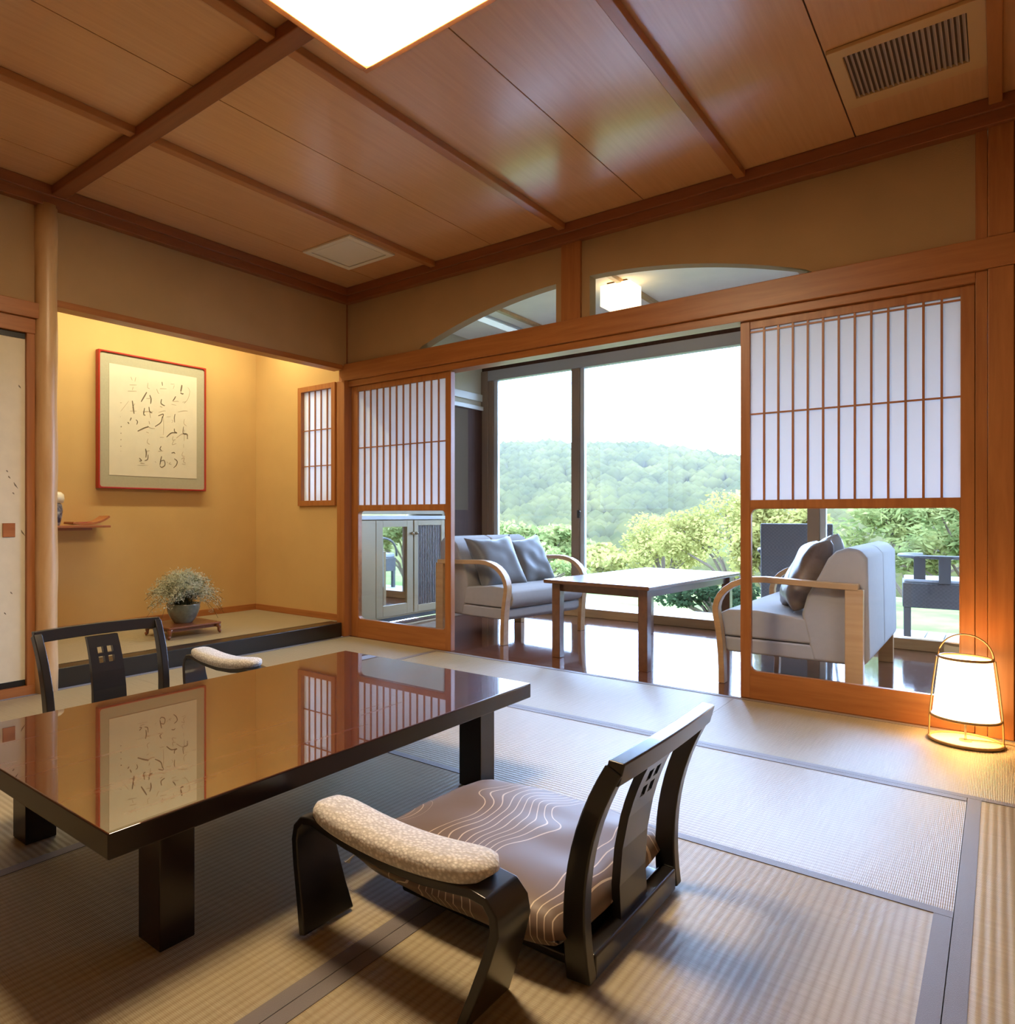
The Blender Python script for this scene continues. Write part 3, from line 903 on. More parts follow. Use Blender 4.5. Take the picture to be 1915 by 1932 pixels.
# ------------------------------------------------------------------ ceiling fittings
cl = thing('ceiling_lamp', 'large square glowing ceiling lamp in a wooden frame', 'ceiling light', (2.305, -2.295, 2.48))
def rrect(a, r, seg=6):
    out = []
    for cx, cy, a0 in ((a - r, a - r, 0), (-a + r, a - r, PI / 2), (-a + r, -a + r, PI), (a - r, -a + r, 1.5 * PI)):
        for i in range(seg + 1):
            t = a0 + PI / 2 * i / seg
            out.append((cx + r * math.cos(t), cy + r * math.sin(t)))
    return out
def rr_ring(a, r, z):
    return [(x, y, z) for x, y in rrect(a, r)]
MB().loft([rr_ring(0.268, 0.016, 0.0), rr_ring(0.277, 0.02, 0.005), rr_ring(0.280, 0.02, 0.03), rr_ring(0.280, 0.02, 0.085)]).build('diffuser', M['lamp'], cl, smooth=False)
fr = MB()
for s in (-1, 1):
    fr.box(-0.305, 0.305, s * 0.295 - 0.012, s * 0.295 + 0.012, 0.006, 0.124)
    fr.box(s * 0.295 - 0.012, s * 0.295 + 0.012, -0.283, 0.283, 0.006, 0.124)
fr.build('wood_frame', M['wood_x'], cl, bevel=0.003)
MB().box(-0.283, 0.283, -0.283, 0.283, 0.10, 0.124).build('back_plate', M['white_plaster'], cl)

av = thing('ceiling_vent', 'beige louvred air vent in the ceiling above the right shoji', 'vent', (3.435, -0.595, ZC - 0.001))
MB().framehole(-0.222, 0.222, -0.235, 0.235, -0.178, 0.170, -0.180, 0.165, 0.004, -0.016, 0.0, 2).build('frame', M['vent'], av, bevel=0.003).matrix_local = Matrix(((1, 0, 0, 0), (0, 0, 1, 0), (0, 1, 0, 0), (0, 0, 0, 1)))
MB().box(-0.180, 0.172, -0.182, 0.168, -0.003, -0.001).build('backing', M['vent_dark'], av)
sl = MB()
for i in range(22):
    x = -0.178 + 0.348 * (i + 0.5) / 22
    sl.prism([(x - 0.005, -0.004), (x - 0.0035, -0.004), (x + 0.005, -0.013), (x + 0.0035, -0.013)], 'y', -0.18, 0.165)
sl.build('louvre', M['slat'], av)

hv = thing('ceiling_hatch', 'square white hatch panel in the ceiling near the alcove corner', 'hatch', (0.556, -0.56, ZC - 0.001))
MB().framehole(-0.205, 0.205, -0.215, 0.215, -0.168, 0.168, -0.178, 0.178, 0.002, -0.012, 0.0, 1).build('frame', M['hatch'], hv, bevel=0.002).matrix_local = Matrix(((1, 0, 0, 0), (0, 0, 1, 0), (0, 1, 0, 0), (0, 0, 0, 1)))
MB().box(-0.168, 0.168, -0.178, 0.178, -0.002, -0.001).build('recess', M['vent_dark'], hv)
MB().box(-0.160, 0.160, -0.170, 0.170, -0.009, -0.002).build('panel', M['hatch'], hv, bevel=0.002)

vl = thing('veranda_lamp', 'small boxy glowing lamp on the veranda ceiling, seen through the arch', 'ceiling light', (1.60, 1.25, ZV))
MB().box(-0.075, 0.075, -0.075, 0.075, -0.02, 0.0).build('mount', M['dark_wood'], vl, bevel=0.003)
MB().box(-0.11, 0.11, -0.11, 0.11, -0.175, -0.022).build('shade', M['vlamp'], vl, bevel=0.004)
vt = thing('strip_light', 'long flat pale strip light on the veranda ceiling behind the left arch', 'ceiling light', (0.36, 1.5, ZV))
MB().box(-0.065, 0.065, -0.6, 0.6, -0.02, 0.0).build('housing', M['alu_light'], vt, bevel=0.003)
MB().box(-0.045, 0.045, -0.58, 0.58, -0.026, -0.0205).build('diffuser', M['tube'], vt)

# ------------------------------------------------------------------ alcove objects
FY, FZ, FW, FH = -0.975, 1.593, 0.905, 0.985
pf = thing('calligraphy_frame', 'red-lacquer framed calligraphy panel on the alcove wall', 'picture frame', (TX + 0.002, FY, FZ - FH / 2))
def yz_frame(w, h, t, r, x0, x1):
    mb = MB().framehole(-w / 2, w / 2, 0, h, -w / 2 + t, w / 2 - t, t, h - t, r, x0, x1, 4)
    for v in mb.bm.verts:
        v.co = Vector((v.co.y, v.co.x, v.co.z))
    return mb
yz_frame(FW, FH, 0.013, 0.02, 0.0, 0.045).build('frame', M['red_lacquer'], pf, bevel=0.004)
MB().box(0.005, 0.034, -FW / 2 + 0.012, FW / 2 - 0.012, 0.012, FH - 0.012).build('silk_mount', M['mount'], pf)
PW, PH = 0.735, 0.80
pz0 = (FH - PH) / 2 + 0.005
MB().box(0.034, 0.036, -PW / 2, PW / 2, pz0, pz0 + PH).build('paper', M['washi'], pf)
# brush strokes (u across, v down, in the paper's own frame): column by column, right to left
STROKES = [
 # column 5 (right)
 ([(830,60),(822,110),(815,150)],16),([(810,165),(835,175),(850,168)],13),([(905,80),(930,130),(905,230),(855,300)],6),([(835,285),(880,270)],4),
 ([(780,420),(850,395),(905,390)],5),([(860,500),(855,560),(890,590)],6),([(850,600),(845,690),(900,700),(895,760)],8),([(760,760),(830,700),(900,690)],7),([(860,640),(858,790)],6),([(880,680),(910,760)],6),
 ([(850,830),(852,880)],4),([(845,930),(830,980),(870,990)],5),([(820,1030),(860,1010),(850,1060),(880,1080)],7),([(830,1090),(880,1100)],4),
 # column 4
 ([(690,70),(740,65)],5),([(735,80),(720,130)],5),([(752,220),(735,255),(715,285)],11),([(712,295),(770,280),(790,285)],5),([(700,330),(760,335)],4),([(745,450),(735,500),(740,560)],8),([(640,500),(690,490)],4),([(700,530),(720,545),(700,570)],4),
 ([(735,640),(740,680),(770,690)],10),([(640,760),(700,700),(770,695)],11),([(720,740),(715,790),(750,780)],7),([(725,800),(710,850),(760,830)],6),([(700,960),(730,950),(745,965)],9),([(690,1080),(670,1100),(700,1105)],7),([(735,1030),(770,1060),(760,1110),(725,1150)],10),([(640,1075),(660,1090)],5),
 # column 3
 ([(585,60),(590,110)],8),([(520,160),(535,200),(550,220)],7),([(560,150),(640,140)],5),([(580,280),(572,330),(590,350),(620,360)],11),([(560,375),(590,385)],7),([(545,455),(600,430),(630,425)],5),([(540,500),(600,470),(590,520)],9),([(590,500),(570,580),(500,640)],10),([(600,510),(605,620),(600,740)],5),([(560,770),(610,765)],5),
 ([(575,880),(560,920),(580,935)],9),([(540,950),(600,940)],6),([(580,1010),(570,1060),(560,1120)],11),([(560,1080),(610,1060),(620,1120),(580,1150),(560,1130)],9),([(500,1080),(515,1095)],5),
 # column 2
 ([(420,100),(415,160),(440,170)],6),([(405,220),(370,290),(340,350)],13),([(440,250),(455,300),(450,360)],12),([(400,300),(470,290)],6),([(380,420),(370,500),(390,510)],10),([(430,400),(440,460),(470,470)],10),([(360,470),(480,450)],6),([(440,470),(450,540)],7),
 ([(430,580),(440,620)],7),([(300,720),(380,670),(430,650)],12),([(410,640),(450,665),(500,665)],7),([(400,720),(430,730)],5),([(420,800),(410,850),(440,870)],6),([(390,930),(400,980),(395,1040)],12),([(400,960),(440,950)],6),([(420,1000),(415,1060),(380,1080)],9),([(320,1050),(345,1080),(320,1090)],9),([(330,1110),(380,1115)],6),([(300,1140),(420,1135)],3),
 # column 1
 ([(225,60),(240,100)],6),([(280,55),(270,110)],6),([(210,160),(290,150)],6),([(250,180),(240,220)],6),([(190,240),(290,225)],5),([(240,350),(250,420),(260,510)],12),([(200,360),(150,440),(110,500)],4),([(270,380),(240,440)],6),([(215,480),(290,470)],5),([(230,560),(215,600)],10),([(190,620),(205,640)],10),([(280,580),(300,600),(290,640)],8),
 # signature
 ([(105,395),(125,392)],6),([(115,680),(120,690)],12),([(112,760),(118,768)],8),([(112,840),(118,846)],10),([(110,920),(118,926)],8),([(112,980),(116,986)],7),([(108,560),(112,568)],5),
]
cols = [MB() for _ in range(6)]
for pts, w in STROKES:
    um = sum(p[0] for p in pts) / len(pts)
    ik = cols[0 if um < 135 else 1 if um < 300 else 2 if um < 485 else 3 if um < 632 else 4 if um < 765 else 5]
    P = [Vector(((u / 1010.0 - 0.5) * PW * 0.98, pz0 + PH - (0.05 + v / 1210.0 * 0.90) * PH)) for u, v in pts]
    Q = []
    for i in range(len(P) - 1):
        for s in range(5):
            t = s / 5
            p0, p1, p2, p3 = P[max(i - 1, 0)], P[i], P[i + 1], P[min(i + 2, len(P) - 1)]
            Q.append(0.5 * ((2 * p1) + (p2 - p0) * t + (2 * p0 - 5 * p1 + 4 * p2 - p3) * t * t + (3 * p1 - p0 - 3 * p2 + p3) * t ** 3))
    Q.append(P[-1])
    hw = w / 1010 * PW * 0.55
    n = len(Q)
    prev = None
    light = 1 if w < 8 else 0
    for i, q in enumerate(Q):
        t = (Q[min(i + 1, n - 1)] - Q[max(i - 1, 0)])
        t = t.normalized() if t.length > 1e-9 else Vector((1, 0))
        nn = Vector((-t.y, t.x))
        ww = hw * (0.35 + 0.65 * math.sin(PI * min(1, (i + 1.2) / (n + 0.6))) ** 0.6)
        a = ik.bm.verts.new((0.0372, q.x + nn.x * ww, q.y + nn.y * ww))
        b = ik.bm.verts.new((0.0372, q.x - nn.x * ww, q.y - nn.y * ww))
        if prev:
            ik.bm.faces.new([prev[0], prev[1], b, a]).material_index = light
        prev = (a, b)
for ik in cols:
    ik.build('brush_writing', [M['ink'], M['ink_light']], pf)

sh = thing('wall_shelf', 'thin red-brown shelf on the alcove wall beside the log post', 'shelf', (TX, -1.80, 0.825))
MB().box(0.0, 0.20, -0.55, 0.385, 0.0, 0.016).build('board', M['shelf'], sh, bevel=0.003)
MB().box(0.0, 0.02, -0.5, 0.34, -0.02, 0.0).build('wall_cleat', M['shelf'], sh)
ty = MB()
path = bez((-0.13, 0, 0.012), (-0.06, 0, -0.002), (0.06, 0, -0.004), (0.13, 0, 0.055), 12)
ty.ribbon([(0, p[0], p[2] + 0.006) for p in path], 0.07, 0.007, (1, 0, 0))
o = tag(ty.build('scroll_tray', M['shelf'], bevel=0.002), 'curved red wooden tray on the end of the thin wall shelf', 'tray')
o.location = (TX + 0.115, -1.545, 0.841)
MB().box(-0.05, 0.05, -0.085, 0.07, 0.014, 0.022).build('inner_lip', M['red_lacquer'], o)
jr = thing('lidded_jar', 'white-lidded blue porcelain jar half hidden behind the log post', 'jar', (TX + 0.12, -1.775, 0.841))
MB().lathe([(0.0, 0.0), (0.035, 0.0), (0.04, 0.01), (0.05, 0.05), (0.056, 0.10), (0.05, 0.14), (0.04, 0.15), (0.0, 0.15)], 28).build('body', M['blue_jar'], jr, smooth=True)
MB().lathe([(0.0, 0.145), (0.056, 0.15), (0.066, 0.175), (0.062, 0.205), (0.045, 0.222), (0.0, 0.228)], 28).build('lid', M['white_jar'], jr, smooth=True)

fs = thing('flower_stand', 'low dark red stand with curved feet under the flower bowl in the alcove', 'stand', (-0.46, -1.125, TZ))
MB().box(-0.15, 0.15, -0.205, 0.205, 0.066, 0.080).build('top_board', M['stand'], fs, bevel=0.006)
ap = MB().box(-0.125, 0.125, -0.18, -0.168, 0.045, 0.066).box(-0.125, 0.125, 0.168, 0.18, 0.045, 0.066).box(-0.125, -0.113, -0.168, 0.168, 0.045, 0.066).box(0.113, 0.125, -0.168, 0.168, 0.045, 0.066)
ap.build('apron', M['stand'], fs)
for sx in (-1, 1):
    for sy in (-1, 1):
        p = bez((sx * 0.118, sy * 0.172, 0.066), (sx * 0.155, sy * 0.215, 0.05), (sx * 0.12, sy * 0.175, 0.02), (sx * 0.142, sy * 0.205, 0.0115), 8)
        MB().tube(p, [0.020, 0.019, 0.017, 0.014, 0.012, 0.0105, 0.0105, 0.011, 0.0112], 8).build('leg', M['stand'], fs, smooth=True)
fb = thing('flower_bowl', 'dark glazed bowl of feathery grey-green sprigs on the alcove stand', 'plant', (-0.47, -1.12, TZ + 0.080))
MB().lathe([(0.0, 0.0), (0.060, 0.0), (0.066, 0.008), (0.086, 0.035), (0.104, 0.072), (0.112, 0.105), (0.110, 0.122), (0.116, 0.130), (0.108, 0.130), (0.10, 0.118), (0.0, 0.112)], 36).build('bowl', M['pot'], fb, smooth=True)
rnd = random.Random(4)
fo, fsx = MB(), MB()
for i in range(250):
    a = rnd.uniform(0, 2 * PI)
    R = rnd.uniform(0.04, 0.285)
    side = abs(math.sin(a))
    R *= 0.62 + 0.45 * side
    hgt = 0.225 * math.sqrt(max(0.02, 1 - (R / 0.31) ** 2)) * rnd.uniform(0.72, 1.05)
    droop = rnd.uniform(0.0, 0.16) * (R / 0.27) ** 2
    p0 = (rnd.uniform(-0.04, 0.04), rnd.uniform(-0.05, 0.05), 0.11)
    p3 = (R * math.cos(a), R * math.sin(a), 0.115 + hgt - droop)
    p1 = (p0[0] + 0.2 * p3[0], p0[1] + 0.2 * p3[1], 0.16 + hgt * 0.5)
    p2 = (0.75 * p3[0], 0.75 * p3[1], 0.115 + hgt * 1.05)
    path = bez(p0, p1, p2, p3, 6)
    fsx.tube(path, 0.0011, 4)
    for kx in range(60):
        t = rnd.uniform(0.35, 1.0)
        q = path[min(6, int(t * 6))]
        c = Vector(q) + Vector((rnd.gauss(0, 0.018), rnd.gauss(0, 0.018), rnd.gauss(0, 0.016)))
        d1 = Vector((rnd.gauss(0, 1), rnd.gauss(0, 1), rnd.gauss(0, 1))).normalized() * rnd.uniform(0.005, 0.010)
        d2 = Vector((rnd.gauss(0, 1), rnd.gauss(0, 1), rnd.gauss(0, 1))).normalized() * 0.0042
        vs = [fo.bm.verts.new(c + d1), fo.bm.verts.new(c + d2), fo.bm.verts.new(c - d1), fo.bm.verts.new(c - d2)]
        fo.bm.faces.new(vs)
fsx.build('stems', M['sprig_dark'], fb)
fo.build('sprigs', M['sprig'], fb)

# ------------------------------------------------------------------ veranda furniture
def make_sofa(label, loc, rz, W):
    # local: origin at rear near corner on the floor, +X forward, +Y along the sofa
    r = thing('sofa', label, 'sofa', loc, rz, 'grey upholstered sofas with bentwood arms on the veranda')
    i0, i1 = 0.035, W - 0.035
    MB().prism([(0.20, 0.165), (0.64, 0.165), (0.665, 0.19), (0.665, 0.245), (0.20, 0.245)], 'y', i0 + 0.004, i1 - 0.004).build('seat_base', M['sofa'], r, bevel=0.012, seg=3)
    MB().prism([(0.20, 0.25), (0.66, 0.25), (0.69, 0.275), (0.70, 0.32), (0.685, 0.37), (0.64, 0.395), (0.5, 0.40), (0.20, 0.37)], 'y', i0 + 0.004, i1 - 0.004).build('seat_cushion', M['sofa'], r, bevel=0.012, seg=3)
    mid = (i0 + i1) / 2
    for a, b in ((i0, mid - 0.002), (mid + 0.002, i1)):
        MB().prism([(0.0, 0.20), (0.03, 0.165), (0.24, 0.165), (0.29, 0.40), (0.265, 0.50), (0.215, 0.60), (0.175, 0.69), (0.14, 0.73), (0.09, 0.75), (0.04, 0.74), (0.008, 0.70)], 'y', a, b).build('backrest', M['sofa'], r, bevel=0.018, seg=3)
    for y in (0.0, W):
        path = [(0.04, y, 0.558), (0.2, y, 0.562), (0.45, y, 0.572)] + bez((0.45, y, 0.572), (0.62, y, 0.575), (0.70, y, 0.47), (0.685, y, 0.37), 8)[1:] + bez((0.685, y, 0.37), (0.67, y, 0.29), (0.655, y, 0.2), (0.655, y, 0.0), 6)[1:]
        hw = [0.03] * len(path)
        MB().ribbon(path, hw, 0.0155, (0, 1, 0)).build('bentwood_arm', M['bent'], r, bevel=0.004)
        MB().box(0.02, 0.095, y - 0.026, y + 0.026, 0, 0.548).build('leg', M['bent'], r, bevel=0.004)
    return r
s1 = make_sofa('grey sofa with two grey cushions, behind the left shoji', (0.445, 0.53, 0), math.radians(-7.0), 0.97)
s2 = make_sofa('grey sofa seen from behind through the right shoji glass', (3.215, 1.56, 0), PI, 1.27)

def throw_pillow(label, loc, rot, mat, seed, size=0.215):
    o = pillow_mesh(size, size, 0.075, n=20, ear=1.0, pw=0.55, wob=0.012, seed=seed).build('throw_pillow', mat, smooth=True)
    tag(o, label, 'pillow', 'throw pillows on the veranda sofas')
    o.location = loc
    o.rotation_euler = rot
    return o
# pillows lie in their local XY plane; tilt them up against the backrest
def lean(yaw, tilt, roll=0.0):
    return (Matrix.Rotation(yaw, 4, 'Z') @ Matrix.Rotation(tilt, 4, 'Y') @ Matrix.Rotation(roll, 4, 'Z')).to_euler()
throw_pillow('grey satin pillow on the left sofa, nearer the shoji', (0.835, 0.775, 0.55), lean(-0.35, math.radians(62), 0.05), M['pillow'], 1, 0.225)
throw_pillow('grey satin pillow on the left sofa, nearer the window', (0.875, 1.19, 0.545), lean(-0.25, math.radians(66), 0.10), M['pillow'], 5, 0.215)
throw_pillow('brown streaked pillow on the right sofa, nearest the shoji glass', (2.895, 0.60, 0.585), lean(PI + 0.30, math.radians(66), 0.05), M['pillow_b'], 8, 0.215)
throw_pillow('pale silvery pillow on the right sofa, behind the brown one', (2.90, 1.02, 0.60), lean(PI + 0.1, math.radians(66), 0.1), M['pillow_w'], 11, 0.215)

ct = thing('coffee_table', 'walnut coffee table reflecting the sky between the two sofas', 'table', (1.90, 0.96, 0), math.radians(-4.0))
MB().box(-0.345, 0.345, -0.74, 0.74, 0.476, 0.50).build('tabletop', M['tea'], ct, bevel=0.006)
MB().box(-0.27, 0.27, -0.66, -0.64, 0.425, 0.476).box(-0.27, 0.27, 0.64, 0.66, 0.425, 0.476).box(-0.29, -0.27, -0.64, 0.64, 0.425, 0.476).box(0.27, 0.29, -0.64, 0.64, 0.425, 0.476).build('apron', M['tea'], ct)
for sx in (-1, 1):
    for sy in (-1, 1):
        MB().box(sx * 0.285 - 0.028, sx * 0.285 + 0.028, sy * 0.66 - 0.028, sy * 0.66 + 0.028, 0, 0.476).build('leg', M['tea'], ct, bevel=0.004)

# ------------------------------------------------------------------ terrace
DZ = -0.06
dk = MB()
x = -0.6
while x < 5.2:
    dk.box(x + 0.004, x + 0.116, WY + 0.11, 3.62, DZ - 0.03, DZ)
    x += 0.12
struct(dk.build('deck', M['deck']), 'pale weathered deck boards outside the veranda window')

def make_rattan(label, loc, rz):
    r = thing('rattan_chair', label, 'chair', loc, rz, 'dark rattan chairs on the deck')
    # local +X is forward, back at -X
    MB().prism([(-0.30, 0.20), (-0.26, 0.20), (-0.30, 0.90), (-0.34, 0.90)], 'y', -0.26, 0.26).build('backrest', M['rattan'], r, bevel=0.01)
    MB().box(-0.26, 0.28, -0.26, 0.26, 0.22, 0.40).build('seat', M['rattan'], r, bevel=0.01)
    MB().box(-0.24, 0.28, -0.24, 0.24, 0.40, 0.46).build('seat_cushion', M['grey_cush'], r, bevel=0.02, seg=3)
    for s in (-1, 1):
        MB().tube(bez((-0.28, s * 0.27, 0.66), (0.0, s * 0.31, 0.68), (0.26, s * 0.30, 0.70), (0.28, s * 0.27, 0.42), 12), 0.014, 8).build('arm', M['rattan_frame'], r, smooth=True)
        for xx in (-0.25, 0.25):
            MB().box(xx - 0.022, xx + 0.022, s * 0.235 - 0.022, s * 0.235 + 0.022, 0, 0.22).build('leg', M['rattan_frame'], r, bevel=0.004)
    return r
c1 = make_rattan('dark rattan chair with tall woven back, beyond the sofa on the deck', (2.37, 3.22, DZ), math.radians(98))
c2 = thing('rattan_stool_chair', 'low-backed rattan chair on the deck at the right, by the lawn', 'chair', (3.36, 3.12, DZ), math.radians(95))
MB().box(-0.25, 0.25, -0.25, 0.25, 0.27, 0.46).build('seat', M['rattan'], c2, bevel=0.01)
MB().box(-0.24, 0.24, -0.24, 0.24, 0.46, 0.485).build('seat_cushion', M['grey_cush'], c2, bevel=0.01)
MB().tube([(-0.25 * math.cos(t) * 1.0, 0.27 * math.sin(t), 0.655) for t in [-PI * 0.85 + PI * 1.7 * i / 20 for i in range(21)]], 0.014, 8).build('arm_hoop', M['rattan_frame'], c2, smooth=True)
for a in (-0.6, 0.0, 0.6):
    MB().box(-0.25 * math.cos(a) - 0.016, -0.25 * math.cos(a) + 0.016, 0.26 * math.sin(a) - 0.035, 0.26 * math.sin(a) + 0.035, 0.46, 0.655).build('back_slat', M['rattan_frame'], c2)
for sx in (-1, 1):
    for sy in (-1, 1):
        MB().box(sx * 0.22 - 0.022, sx * 0.22 + 0.022, sy * 0.22 - 0.022, sy * 0.22 + 0.022, 0, 0.27).build('leg', M['rattan_frame'], c2, bevel=0.004)

# ------------------------------------------------------------------ garden and hills
def heightfield(name, x0, x1, y0, y1, nx, ny, f, mat):
    mb = MB()
    V = [[mb.bm.verts.new((x0 + (x1 - x0) * i / nx, y0 + (y1 - y0) * j / ny, f(x0 + (x1 - x0) * i / nx, y0 + (y1 - y0) * j / ny))) for i in range(nx + 1)] for j in range(ny + 1)]
    for j in range(ny):
        for i in range(nx):
            mb.bm.faces.new([V[j][i], V[j][i + 1], V[j + 1][i + 1], V[j + 1][i]])
    return mb.build(name, mat, smooth=True)
def garden_z(x, y):
    t = min(1, max(0, (y - 7) / 50))
    return -0.32 + 0.10 * noise.noise((x * 0.35, y * 0.35, 0)) - 9.0 * t * t * (3 - 2 * t)
struct(heightfield('ground', -60, 40, 3.0, 60, 60, 60, garden_z, M['grass']), 'lawn falling away beyond the deck')
RIDGE = [(-420, 26), (-300, 33), (-240, 37), (-205, 39), (-175, 38.5), (-150, 36), (-130, 34.5), (-105, 30), (-86, 25.5), (-60, 22), (-20, 20), (60, 24), (200, 26)]
def ridge(x):
    for (a, za), (b, zb) in zip(RIDGE[:-1], RIDGE[1:]):
        if a <= x <= b:
            return za + (zb - za) * (x - a) / (b - a)
    return RIDGE[0][1] if x < RIDGE[0][0] else RIDGE[-1][1]
def hill_z(x, y):
    t = (y - 350) / 130
    return -11 + (ridge(x) + 9) * math.exp(-t * t) + 3.0 * noise.noise((x * 0.02, y * 0.02, 2))
struct(heightfield('hills', -420, 200, 58, 460, 90, 60, hill_z, M['forest']), 'wooded hills beyond the valley')
rnd = random.Random(11)
ico = bmesh.new()
bmesh.ops.create_icosphere(ico, subdivisions=1, radius=1.0)
iv = [v.co.copy() for v in ico.verts]
ifc = [[v.index for v in f.verts] for f in ico.faces]
ico.free()
vv, ff = [], []
for i in range(9500):
    y = rnd.uniform(75, 360)
    x = 3.7 - rnd.uniform(-0.15, 0.72) * (y + 3.9)
    z = hill_z(x, y)
    if y < 190 and noise.noise((x * 0.03, y * 0.03, 5)) < 0.05:
        continue
    q = rnd.uniform(1.3, 3.3)
    a = rnd.uniform(0, 6.28)
    ca, sa = math.cos(a), math.sin(a)
    hz = rnd.uniform(0.8, 1.3)
    base = len(vv)
    for c in iv:
        k2 = q * (1 + 0.25 * noise.noise((c.x * 1.7 + i, c.y * 1.7, c.z * 1.7)))
        vv.append((x + (c.x * ca - c.y * sa) * k2, y + (c.x * sa + c.y * ca) * k2, z + q * 0.5 + c.z * k2 * hz))
    ff += [[base + t for t in f] for f in ifc]
fm = bpy.data.meshes.new('hillside_forest')
fm.from_pydata(vv, [], ff)
fm.materials.append(M['forest'])
for p in fm.polygons:
    p.use_smooth = True
o = bpy.data.objects.new('hillside_forest', fm)
COL.objects.link(o)
tag(o, 'hazy green forest covering the hills across the valley', 'forest', kind='stuff')
# thin haze hanging in the valley
hm, hnt, hb = new_mat('valley_air')
hnt.nodes.remove(hb)
vsn = N(hnt, 'ShaderNodeVolumeScatter')
vsn.inputs['Color'].default_value = (1.0, 0.93, 0.82, 1)
vsn.inputs['Density'].default_value = 0.00028
hnt.links.new(vsn.outputs[0], [n for n in hnt.nodes if n.type == 'OUTPUT_MATERIAL'][0].inputs['Volume'])
tag(MB().box(-520, 300, 40, 470, -25, 75).build('valley_haze', hm), 'thin pale haze hanging over the valley before the hills', 'haze', kind='stuff')

def shrub(name, label, c, rad, n, leaf, mat, seed, cat='shrub', group='garden shrubs beyond the deck', elong=1.6, flatten=0.0):
    rn = random.Random(seed)
    r = thing(name, label, cat, (c[0], c[1], c[2]), 0, group)
    mb, st = MB(), MB()
    blobs = []
    for i in range(16):
        a = rn.uniform(0, 2 * PI)
        e = rn.uniform(-0.2, 1.0)
        q = rn.uniform(0.45, 1.0)
        blobs.append((Vector((rad[0] * q * math.cos(a) * math.sqrt(max(0.05, 1 - e * e * 0.9)), rad[1] * q * math.sin(a) * math.sqrt(max(0.05, 1 - e * e * 0.9)), rad[2] * (1.0 + e * q))), rn.uniform(0.22, 0.42)))
    for b, s in blobs:
        st.tube([(0, 0, 0.0), (b.x * 0.35, b.y * 0.35, b.z * 0.55), (b.x, b.y, b.z)], [0.03, 0.02, 0.006], 5)
    for i in range(n):
        b, s = rn.choice(blobs)
        d = Vector((rn.gauss(0, 1), rn.gauss(0, 1), rn.gauss(0, 1) * (1 - flatten)))
        d = d.normalized() * (rn.random() ** 0.4) * s
        p = b + Vector((d.x * rad[0], d.y * rad[1], d.z * rad[2]))
        if p.z < 0.02:
            continue
        u = Vector((rn.gauss(0, 1), rn.gauss(0, 1), rn.gauss(0, 0.6))).normalized()
        w_ = u.cross(Vector((rn.gauss(0, 1), rn.gauss(0, 1), rn.gauss(0, 1)))).normalized()
        l = leaf * rn.uniform(0.6, 1.3)
        mb.bm.faces.new([mb.bm.verts.new(p + u * l * elong), mb.bm.verts.new(p + w_ * l), mb.bm.verts.new(p - u * l * elong), mb.bm.verts.new(p - w_ * l)])
    mb.build('foliage', mat, r)
    st.build('branches', M['bark'], r)
    return r
shrub('garden_shrub', 'tall yellow-green shrub right of the window mullion', (0.45, 8.6, -0.4), (1.05, 0.9, 0.90), 9000, 0.021, M['leaf_y'], 21)
shrub('garden_shrub', 'yellow-green shrub left of the tallest, beyond the coffee table', (-1.55, 11.2, -0.7), (1.0, 0.9, 0.78), 7000, 0.022, M['leaf_y'], 22)
shrub('garden_shrub', 'low green shrub behind the left sofa, left of the mullion', (-3.3, 9.2, -0.65), (0.9, 0.8, 0.42), 2600, 0.028, M['leaf_g'], 23)
shrub('garden_shrub', 'dark low shrub by the deck edge at the far corner of the coffee table', (1.42, 4.25, -0.32), (0.50, 0.45, 0.26), 2600, 0.018, M['leaf_d'], 24)
shrub('garden_shrub', 'yellow-green bush behind the tall rattan chair back', (1.62, 5.9, -0.35), (0.55, 0.5, 0.72), 3800, 0.028, M['leaf_y'], 25)
shrub('garden_tree', 'feathery green tree seen through the right shoji glass', (2.80, 8.1, -0.35), (0.95, 0.8, 1.0), 7000, 0.019, M['leaf_g'], 26, cat='tree', elong=3.2, flatten=0.5)
shrub('garden_tree', 'green tree at the right edge of the right shoji glass', (3.55, 5.6, -0.35), (0.7, 0.6, 0.80), 7000, 0.016, M['leaf_g'], 27, cat='tree', elong=3.2, flatten=0.5)
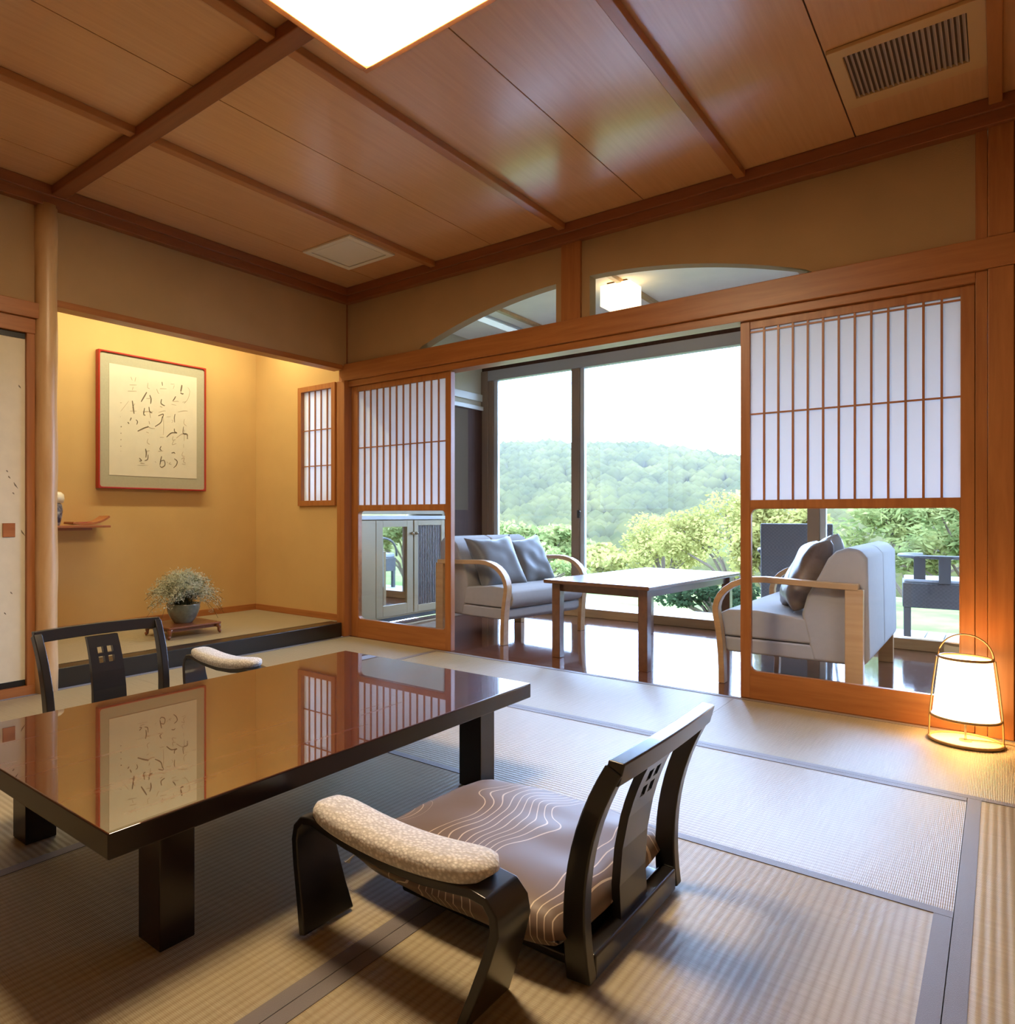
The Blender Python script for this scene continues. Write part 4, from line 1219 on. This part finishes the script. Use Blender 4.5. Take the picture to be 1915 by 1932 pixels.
shrub('garden_tree', 'broad green tree far down the slope left of the mullion', (-7.5, 17, -1.6), (2.2, 2.0, 1.15), 4200, 0.07, M['leaf_g'], 28, cat='tree')
shrub('garden_tree', 'pale green tree down the slope behind the window mullion', (-4.2, 15.5, -1.5), (1.7, 1.6, 0.8), 3200, 0.06, M['leaf_y'], 29, cat='tree')

# ------------------------------------------------------------------ light
wd = bpy.data.worlds.new('sky')
SC.world = wd
wd.use_nodes = True
bg = wd.node_tree.nodes['Background']
bg.inputs['Color'].default_value = (0.42, 0.62, 1.0, 1)
bg.inputs['Strength'].default_value = 21.5

def area(name, loc, rot, sx, sy, energy, col):
    l = bpy.data.lights.new(name, 'AREA')
    l.shape = 'RECTANGLE'
    l.size, l.size_y = sx, sy
    l.energy = energy
    l.color = col
    o = bpy.data.objects.new(name, l)
    COL.objects.link(o)
    o.location = loc
    o.rotation_euler = rot
    return o
# concealed alcove strip light behind the header
area('alcove_strip_light', (-0.55, -1.1, 2.50), (0, math.radians(10), 0), 0.06, 2.0, 30, (1.0, 0.94, 0.60))
# window portal: helps sampling the sky through the glazing
po = area('window_portal', (2.2, WY + 0.10, 1.16), (PI / 2, 0, PI), 4.7, 2.2, 1, (1, 1, 1))
po.rotation_euler = (-PI / 2, 0, 0)
po.data.cycles.is_portal = True
# bulb of the paper lamp, open at the top of the shade
pl = bpy.data.lights.new('paper_lamp_bulb', 'POINT')
pl.energy = 1.8
pl.color = (1.0, 0.74, 0.40)
pl.shadow_soft_size = 0.03
plo = bpy.data.objects.new('paper_lamp_bulb', pl)
COL.objects.link(plo)
plo.location = (3.585, -0.165, 0.2)

vs = SC.view_settings
vs.view_transform = 'Standard'
vs.look = 'None'
vs.exposure = 0.0
vs.gamma = 1.0
vs.use_curve_mapping = False
cy = SC.cycles
cy.max_bounces = 10
cy.diffuse_bounces = 5
cy.glossy_bounces = 5
cy.transmission_bounces = 6
cy.transparent_max_bounces = 12
cy.caustics_reflective = True
cy.blur_glossy = 1.0
cy.caustics_refractive = False
cy.sample_clamp_indirect = 8.0
cy.use_denoising = True
